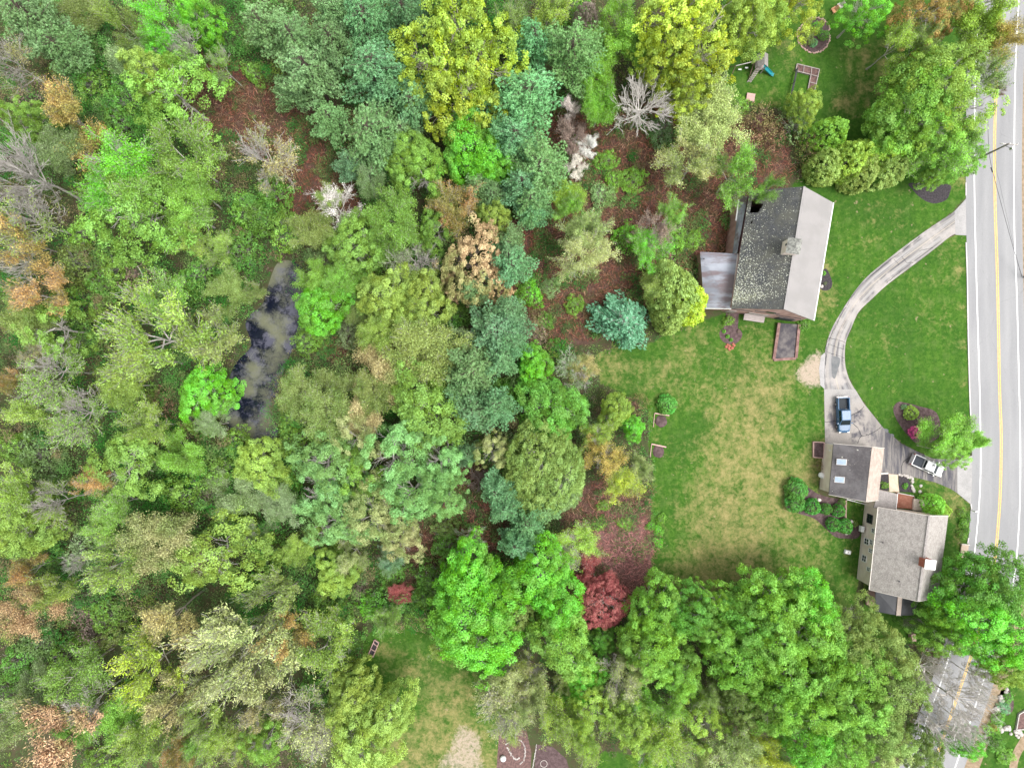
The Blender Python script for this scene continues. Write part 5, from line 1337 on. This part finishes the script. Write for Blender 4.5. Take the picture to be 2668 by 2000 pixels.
T(1968, 990, '''
1600 440 190 Q lg 8 | light green tree with a wispy crown beside the white pickup truck
1500 560 100 Q lg 7
1820 520 115 Q lg 7
1650 590 120 G lg 7
1290 270 58 N yg 1.7 | clipped round yellow-green shrub in the mulch island
1322 428 50 N pk 1.4 | magenta flowering azalea in the mulch island
1225 222 24 U bl 0.7
1392 408 22 N ye 0.6
1405 440 22 N gg 0.6
1360 330 40 V br 0.8
1470 1030 80 C lg 4.5 | bright hedge evergreen at the north corner of the brick-chimney house
1530 1080 60 C yg 4
1700 1090 38 U mg 1
1715 1180 40 U mg 1
1745 1140 30 U dg 1
1705 1270 38 U mg 1
1735 1230 30 U dg 1
345 905 92 N vg 2.6 | largest deep green shrub, northwest end of the long mulch bed
332 1015 78 N vg 2.4
478 1045 66 N vg 2.2
588 1062 46 N vg 1.9
690 1078 52 N vg 2.0
712 1005 30 U dg 1.5
650 1190 58 N vg 2.0
745 1205 62 N vg 2.0
515 700 45 V rb 1
1065 865 30 U mg 0.8
1235 872 22 U bg 0.6
850 1000 30 U mg 0.7
820 1180 26 U ol 0.7
''')
T(1968, 490, '''
565 700 18 N bg 0.6
575 785 14 V ol 0.5
400 1125 50 U dg 1.2
''')
T(1300, 490, '''
1890 1090 42 U mg 1.1
1852 1178 15 N bg 0.5
1882 1220 16 N bg 0.5
1912 1248 14 N bg 0.5
1975 1178 15 N br 0.5
''')
T(1968, 0, '''
505 220 42 U bg 1.3
430 310 55 U ol 1.2
480 350 35 N bl 0.8
560 290 45 U dg 1.0
1990 -60 150 T gg 14
''')
T(0, 1475, '''
190 380 220 S pe 16 | peach-tinted tree near the west edge, lower third
400 230 180 S yg 14
1400 380 240 W tn 15
1970 620 400 W pg 19 | pale green crown of long upswept twigs, widest in the southwest wood
1760 900 250 W pg 15
2060 900 250 W pg 15
1200 860 270 W ye 15
1400 1080 230 W tn 14
520 940 240 S lg 16 | light green tree with two white limbs near the bottom west corner
740 1130 220 T lg 15
150 1290 200 S pg 17
450 1500 320 W pe 18 | peach-tan upswept tree in the bottom west corner
1140 1430 220 S yg 15
1430 1570 150 S or 14
1760 1430 180 S yg 13
2150 1480 130 G mg 12
2080 1240 160 T tn 13
600 740 190 U mg 6
350 620 160 U gg 6
180 780 150 U dg 6
1100 1060 150 U dg 6
950 560 110 U ol 6
900 400 150 U mg 6
1150 620 120 U mg 5
780 560 130 V br 5
300 1030 170 Q gg 10
1000 1250 180 Q lg 10
620 1290 160 Q mg 9
1650 1250 180 W yg 14
1560 1500 150 S lg 12
1950 1450 150 S yg 12
60 1050 150 U dg 6
850 1600 130 U mg 6
1480 1300 130 U ol 5
700 330 140 V br 5
''')
T(650, 1475, '''
220 280 250 W ol 15
230 600 210 W go 15 | golden upswept tree west of the lower lawn
600 700 270 S yg 14
420 1280 270 T pg 13 | nearly bare whitish tree with gnarled limbs beside the yellow-green tree by the lower lawn
520 1420 200 T pg 10
820 1080 180 L yg 13
1120 1240 190 L yg 13
900 1470 240 L yg 14
1240 230 85 Q rd 5 | small dark red tree near the top of the lower lawn
1150 430 130 S lg 9
1820 130 230 L bg 14
1830 380 270 L bg 17 | brightest green tall tree beside the lower lawn, upper crown
1880 640 250 L bg 16
1550 690 110 S yg 9
2060 980 200 S pg 13
2130 1190 220 T pg 13
2080 780 120 T gg 9
720 420 140 U dg 5
780 600 140 U dg 4
780 830 120 U dg 4
640 250 150 U dg 5
1000 320 110 U bg 4
1400 380 120 U mg 4
1500 470 100 U dg 3
1460 240 120 U dg 4
910 200 70 V br 3
890 440 35 V rb 1
885 690 40 V rb 1
570 1000 130 U dg 5
120 1480 140 U mg 6
1180 60 110 U dg 3
1480 100 130 U dg 4
2120 120 120 U dg 6
''')
T(1300, 1475, '''
310 90 220 L bg 13
480 330 215 L bg 14
520 640 260 L lg 14 | light green full tree southwest of the dark red tree
140 400 140 H ol 11
860 330 215 H rd 9 | dark red round tree at the south end of the pink brush
800 130 170 Q rd 6
850 620 110 L dg 7
710 900 150 L bg 8
640 1050 120 L bg 7
1310 400 220 L mg 14
1270 700 240 L mg 15
1570 420 210 L dg 14
1480 880 190 L lg 14
1790 290 130 G lg 12
1020 960 240 T pg 14 | pale tree with thick whitish limbs in the southern wood
1120 850 150 S pg 13
250 830 120 T ye 10
60 950 160 S pg 12
110 1180 160 S pg 12
470 1230 220 S yg 13
700 1450 170 S yg 12
960 1270 190 S yg 13
300 1050 170 S pg 12
780 1180 180 G yg 12
640 1340 170 S yg 12
1150 1310 200 G yg 13
1700 1340 190 G yg 13
1740 1120 150 S ol 11
1640 1560 170 S pg 13
1230 1560 170 G yg 12
60 1330 110 S yg 10
1350 1420 250 S yg 14
1480 1150 190 S lg 13
1200 1120 170 S lg 13
1950 1500 260 S pg 15
1900 1060 160 S ol 12
2090 1180 200 H ol 13
2060 480 230 L dg 15
2010 800 240 L mg 15
1820 580 180 L mg 14
560 970 110 S ol 7
''')
T(1968, 1475, '''
190 330 260 L mg 15
480 320 210 L bg 14
180 640 240 L mg 16
520 560 250 L lg 16 | light green crown in the centre of the great maple grove
800 500 190 G ol 13
800 680 220 L ol 15
300 900 250 L mg 16
620 900 250 L mg 16
880 850 240 L lg 16
1080 720 220 L ol 15
1120 1060 230 L ol 15
850 1170 230 L lg 16
500 1190 240 L lg 16
190 1170 210 L mg 16
450 1450 230 L bg 16
760 1480 220 L lg 16
1040 1370 210 L ol 15
1040 1600 200 G pg 14
1400 1560 170 L ol 12
60 1560 180 S ye 15
200 1620 150 S ol 13
1850 200 240 L dg 14
1640 430 150 L mg 12
2060 200 260 L dg 15
1880 460 250 L bg 15
1620 600 170 G mg 11
2120 640 220 L bg 15
2080 850 150 L yg 13
1470 900 190 B wh 12
1720 1130 250 B wh 13 | bare whitish crown spreading over both lanes of the road
1560 1380 210 B wh 12
1860 940 140 B wh 9
1780 1330 150 B wh 11
1750 1480 120 L bg 9
1480 730 90 V rb 4
1270 450 70 V gg 5
2000 1250 60 U dg 1
1950 1350 60 U mg 1
1960 1330 30 N go 1 | golden flowering bush at the end of the roadside stone wall
1980 1450 70 U dg 2
2080 1080 40 U dg 1
2050 1160 50 U bl 1
2060 1560 70 U mg 1
''')

def crown_h(kind, h): return h * {'P': .72, 'K': .45, 'C': .55, 'U': .5, 'V': .5, 'N': .55}.get(kind, .78)
def name_dir(dx, dy):
    a = math.degrees(math.atan2(-dy, dx)) % 360; return ['east', 'northeast', 'north', 'northwest', 'west', 'southwest', 'south', 'southeast'][int((a + 22.5) // 45) % 8]
def make_labels():
    info = []
    for (x, y, r, kd, c, h, lab) in TREES:
        m = r / 16; size = ('wide' if m > 5.4 else 'small' if m < 3.2 else '') if kd not in 'UVN' else ('big' if m > 2.6 else 'small' if m < 1.4 else '')
        base = f"{size} {PAL[c][0]} {KN[kd][1]}".strip(); L = min(LAND, key=lambda q: math.hypot(q[1] - x, q[2] - y)); d = math.hypot(L[1] - x, L[2] - y)
        info.append([lab, base, f"{'just ' if d < 130 else ''}{name_dir(x - L[1], y - L[2])} of {L[0]}"])
    labs = [a or f"{b} {c}" for a, b, c in info]
    from collections import Counter
    for rnd in range(3):
        cnt = Counter(labs); labs_old = list(labs)
        for i, l in enumerate(list(labs)):
            if cnt[l] < 2 or TREES[i][6]: continue
            x, y = TREES[i][:2]; near = sorted((math.hypot(u[0] - x, u[1] - y), j) for j, u in enumerate(TREES) if j != i and (TREES[j][4], TREES[j][3]) != (TREES[i][4], TREES[i][3]))
            j = near[min(rnd, 1)][1]; u = TREES[j]
            if rnd < 2: labs[i] = f"{info[i][1]} {info[i][2]}, {name_dir(x - u[0], y - u[1])} of a {PAL[u[4]][0]} {'shrub' if u[3] in 'UVN' else 'pine' if u[3] == 'P' else 'tree'}".replace('just ', '')
            else:
                same = sorted([q for q in range(len(labs)) if TREES[q][6] is None and labs_old[q] == l], key=lambda q: TREES[q][1])
                labs[i] = f"{(['northern', 'southern'] if len(same) == 2 else ['northern', 'middle', 'southern', 'southernmost'])[min(same.index(i), 3)]} {l}"
    for i, l in enumerate(labs):
        w = l.split()
        for cut in ('just ', 'small ', 'wide ', ' the', 'big ', 'bare trees over ', 'southern '):
            if len(l.replace('-', ' ').split()) > 16 and TREES[i][6] is None: l = l.replace(cut, '' if cut != ' the' else '', 1)
        labs[i] = l
    return labs
TL = make_labels(); dupes = len(TL) - len(set(TL)); longest = max(len(l.replace('-', ' ').split()) for l in TL)
print('TREES', len(TREES), 'dupes', dupes, 'longest', longest, [l for l in TL if TL.count(l) > 1][:8], [l for l in TL if len(l.split()) > 16][:5])
LEAFK = 1.74
def plant(x, y, r, kd, c, h, lab, rg, cat=None, name=None, group=None):
    cm, wm, R0, H0 = PROTO[kd][rg.randrange(len(PROTO[kd]))]; hc = crown_h(kd, h)
    X, Y, _ = P(x, y, hc); Rm = r / 16 * (H - hc) / H; s = Rm / R0 * (1.0 if kd in 'NUVC' else 1.15 if x < 1430 else 1.03)
    nm, _, ct = KN[kd]; root = empty(name or nm, (X, Y, 0), rg.uniform(0, 6.28), lab, cat or ct, group)
    q_ = rg.uniform(.86, 1.16) if kd not in 'N' else 1.0; root.scale = (s * q_, s / q_, h / H0)
    col = srgb(PAL[c][1]); lm = sum(col) / 3; col = [lm + (q_ - lm) * (1.06 if c in ('bg', 'lg', 'yg', 'mg', 'dg', 'ol', 'ye') else .96) for q_ in col]; j = [rg.uniform(.94, 1.07) for _ in range(3)]
    if x < 1330 and c not in ('wh', 'rd', 'bg', 'ye', 'mt'): g_ = sum(col) / 3; col = [(q_ * .92 + g_ * .08) * .95 * w_ for q_, w_ in zip(col, (1.06, .98, 1.0))]
    k = rg.uniform(.85, 1.1) * LEAFK * (.5 if c != 'wh' else .6) * {'P': 1.12, 'K': 1.05, 'S': 1.22, 'W': 1.4, 'Q': 1.15, 'C': 1.4, 'T': 1.2}.get(kd, 1)
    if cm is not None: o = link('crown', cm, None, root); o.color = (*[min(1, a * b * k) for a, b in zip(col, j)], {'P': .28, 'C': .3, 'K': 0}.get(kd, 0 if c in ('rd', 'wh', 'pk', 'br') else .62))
    w = link('trunk', wm, None, root)
    wc_ = {'wh': (.80, .76, .72), 'br': (.36, .29, .26), 'rb': (.30, .17, .15), 'tn': (.34, .31, .26), 'go': (.34, .31, .27), 'pe': (.2, .16, .14), 'pg': (.52, .50, .44), 'ye': (.46, .43, .36)}.get(c, (.50, .47, .44))
    if kd in 'BT' and c != 'wh' and c not in ('br', 'rb'): wc_ = (.5, .47, .44)
    if kd == 'P': wc_ = (.14, .10, .09)
    w.color = (*wc_, 1); return root
rgp = random.Random(11)
for (x, y, r, kd, c, h, lab), l in zip(TREES, TL): plant(x, y, r, kd, c, h, l, rgp)

# ------------------------------------------------------------------ undergrowth and brush as masses
def region_points(rg, n, x0, x1, y0, y1): return rg.uniform(x0, x1, n), rg.uniform(y0, y1, n)
rg = np.random.default_rng(77)
X, Y = region_points(rg, 52000, -92, 92, -71, 71); px, py = X * 16 + 1334, 1000 - Y * 16
lawn_in = np.any([inpoly(px, py, p) for p in LAWNS], axis=0); pond_in = inpoly(px, py, [(a[0], a[1]) for a in POND]); brush_in = np.any([inpoly(px, py, p) for p in BRUSH], axis=0)
road_in = (px > np.interp(py, [q[1] for q in EL_], [q[0] for q in EL_]) - 14) & (px < np.interp(py, [q[1] for q in ER_], [q[0] for q in ER_]) + 30)
built = inpoly(px, py, [(1815,560),(1930,480),(2200,470),(2520,470),(2540,1600),(2400,1640),(2240,1610),(2090,1320),(2090,1140),(2100,1000),(2030,960),(1830,830)]) | inpoly(px, py, [(1290,1890),(1500,1930),(1520,2100),(1280,2100)]) | ((px > 2510) & (py > 1750) & (py < 2100))
ok = ~(lawn_in | pond_in | brush_in | road_in | built); dens = fbm(X, Y, 7, 21, 3); ok &= rg.random(len(X)) < np.clip((dens - .25) * 4.0, .25, 1); ok &= ~((px > 2200) & (py < 1650) & (py > 0) & (px < 2540))
X, Y = X[ok], Y[ok]; n = len(X); per = 17; k = np.repeat(np.arange(n), per); rc = rg.uniform(.35, 1.0, n); hh = rg.uniform(.3, 1.3, n) * (.5 + dens[ok]) + 3.2 * np.clip(fbm(X, Y, 4.5, 27, 2) - .45, 0, 1) * rg.uniform(.6, 1, n) * 2
d = unit(rg.normal(size=(len(k), 3))); d[:, 2] = np.abs(d[:, 2]); p = np.c_[X, Y, np.maximum(hh - .5, .2)][k] + d * np.c_[rc, rc, rc * .7][k] * rg.uniform(.6, 1.05, (len(k), 1))
pal = np.array([srgb(a) for a in ('4a9a38', '6ab04c', '7cb85c', '5c9a4a', '8aa860', '6c8c50', '9c9068', '3c8a34', '96b850', '8a7868')]); hue = fbm(X, Y, 9, 31, 3); hue = np.clip((hue - .25) * 2, 0, .999)
ci = np.clip((hue * 10 + rg.normal(0, 1.6, n)), 0, 9).astype(int); col = pal[ci][k] * .66 * rg.uniform(.6, 1.35, (len(k), 1))
# taller mounds of young growth
mi = rg.choice(np.nonzero((X * 16 + 1334 < 1470) & (1000 - Y * 16 < 1640))[0], 2300, replace=False); mx, my = X[mi], Y[mi]; mr = rg.uniform(.9, 2.3, 2300); mh = rg.uniform(1.5, 6.5, 2300); mk = np.repeat(np.arange(2300), 190); md = unit(rg.normal(size=(len(mk), 3))); md[:, 2] = np.abs(md[:, 2])
lump = 1 + .35 * np.sin(md[:, 0] * 5 + mk) * np.sin(md[:, 1] * 6 + mk * 1.7); mp = np.c_[mx, my, mh - mr * .6][mk] + md * np.c_[mr, mr, mr * .75][mk] * (lump * rg.uniform(.5, 1.05, len(mk)))[:, None]
mcol = pal[np.clip(hue[mi] * 8 + rg.normal(0, 1.5, 2300), 0, 8).astype(int)][mk] * .68 * rg.uniform(.55, 1.4, (len(mk), 1))
def stuff_mesh(name, p, nn, s, col, rg, label, asp=.6, along=None, kind='stuff'):
    V, F = leaf_quads(p, nn, s, rg, asp, along); cc = np.ones((len(V), 4), np.float32); cc[:, :3] = np.repeat(np.clip(col, 0, 1), 4, 0)
    o = link(name, np_mesh(name, V, F, {'col': ('FLOAT_COLOR', cc)}, M['stuff'])); return tag(o, label, 'undergrowth' if 'undergrowth' in name else name.replace('_', ' '), None, kind)
p = np.r_[p, mp]; d = np.r_[d, md]; col = np.r_[col, mcol]; nn = unit(d * .5 + rg.normal(0, .4, d.shape) + [0, 0, .7]); stuff_mesh('undergrowth', p, nn, rg.uniform(.13, .27, len(p)), col, rg, 'low leafy green undergrowth covering the forest floor')
# bare twigs in the undergrowth
m = 26000; i = rg.integers(0, n, m); a = rg.uniform(0, 6.28, m); el = rg.uniform(.1, 1.2, m); L = rg.uniform(.5, 1.6, m); q = np.c_[X[i], Y[i], hh[i] * .4] + rg.normal(0, .5, (m, 3)) * [1, 1, .3]; q[:, 2] = np.maximum(q[:, 2], .1)
al = np.c_[np.cos(a) * np.cos(el), np.sin(a) * np.cos(el), np.sin(el)]; cc = np.array([srgb('b0a498')])[0] * .7 * rg.uniform(.5, 1.1, (m, 1))
stuff_mesh('twig_litter', q + al * L[:, None] / 2, unit(np.cross(al, rg.normal(size=al.shape)) + [0, 0, .6]), L, cc, rg, 'thin grey twigs and dead stems through the forest undergrowth', .035, al)
# reddish brush
X, Y = region_points(rg, 230000, -52, 48, -40, 56); px, py = X * 16 + 1334 + (fbm(X, Y, 3, 41) - .5) * 60, 1000 - Y * 16 + (fbm(X, Y, 3, 43) - .5) * 60
ok = np.any([inpoly(px, py, p) for p in BRUSH], axis=0) & ~inpoly(X * 16 + 1334, 1000 - Y * 16, [(1895,500),(2110,480),(2130,850),(1838,808),(1830,665),(1895,665)]); X, Y, px, py = X[ok], Y[ok], px[ok], py[ok]; n = len(X); fl = fbm(X, Y, 6, 61, 2) * 12; a = fl + rg.normal(0, 1.1, n); el = rg.uniform(-.1, .9, n); L = rg.uniform(.3, 1.1, n)
al = np.c_[np.cos(a) * np.cos(el), np.sin(a) * np.cos(el), np.sin(el)]; q = np.c_[X, Y, rg.uniform(.1, .9, n)]; tone = fbm(X, Y, 4, 63, 3)
rbp = np.array([srgb(h_) for h_ in ('95594a', 'ac6e5a', 'b58a70', '744238', 'c4a286')]); cc = rbp[np.clip(tone * 6 - 1 + rg.normal(0, .9, n), 0, 4).astype(int)] * .95 * rg.uniform(.45, 1.3, (n, 1)); pkz = np.exp(-(((px - 1625) ** 2) / 95 ** 2 + ((py - 1440) ** 2) / 120 ** 2))[:, None]; cc = cc * (1 - pkz * .8) + np.array(srgb('d29492')) * 1.15 * rg.uniform(.5, 1.25, (n, 1)) * pkz * .8
stuff_mesh('dead_brush', q + al * .2, unit(np.cross(al, rg.normal(size=al.shape)) + [0, 0, .8]), L, cc, rg, 'tangled reddish brown dead brush in the clearings', .07, al)
sel = (fbm(X, Y, 2.6, 91, 3) > .56) & (rg.random(n) < .5 * (1 - .75 * pkz[:, 0])); Xs, Ys = X[sel], Y[sel]; m = len(Xs); k = np.repeat(np.arange(m), 9); d = unit(rg.normal(size=(len(k), 3))); d[:, 2] = np.abs(d[:, 2])
p = np.c_[Xs, Ys, rg.uniform(.3, .9, m)][k] + d * [.42, .42, .3]; cc = pal[np.clip(fbm(Xs, Ys, 5, 95) * 9, 0, 8).astype(int)][k] * .6 * rg.uniform(.6, 1.3, (len(k), 1))
stuff_mesh('brush_foliage', p, unit(d * .5 + rg.normal(0, .4, d.shape) + [0, 0, .7]), rg.uniform(.12, .26, len(k)), cc, rg, 'patches of fresh green leaves among the dead brush')
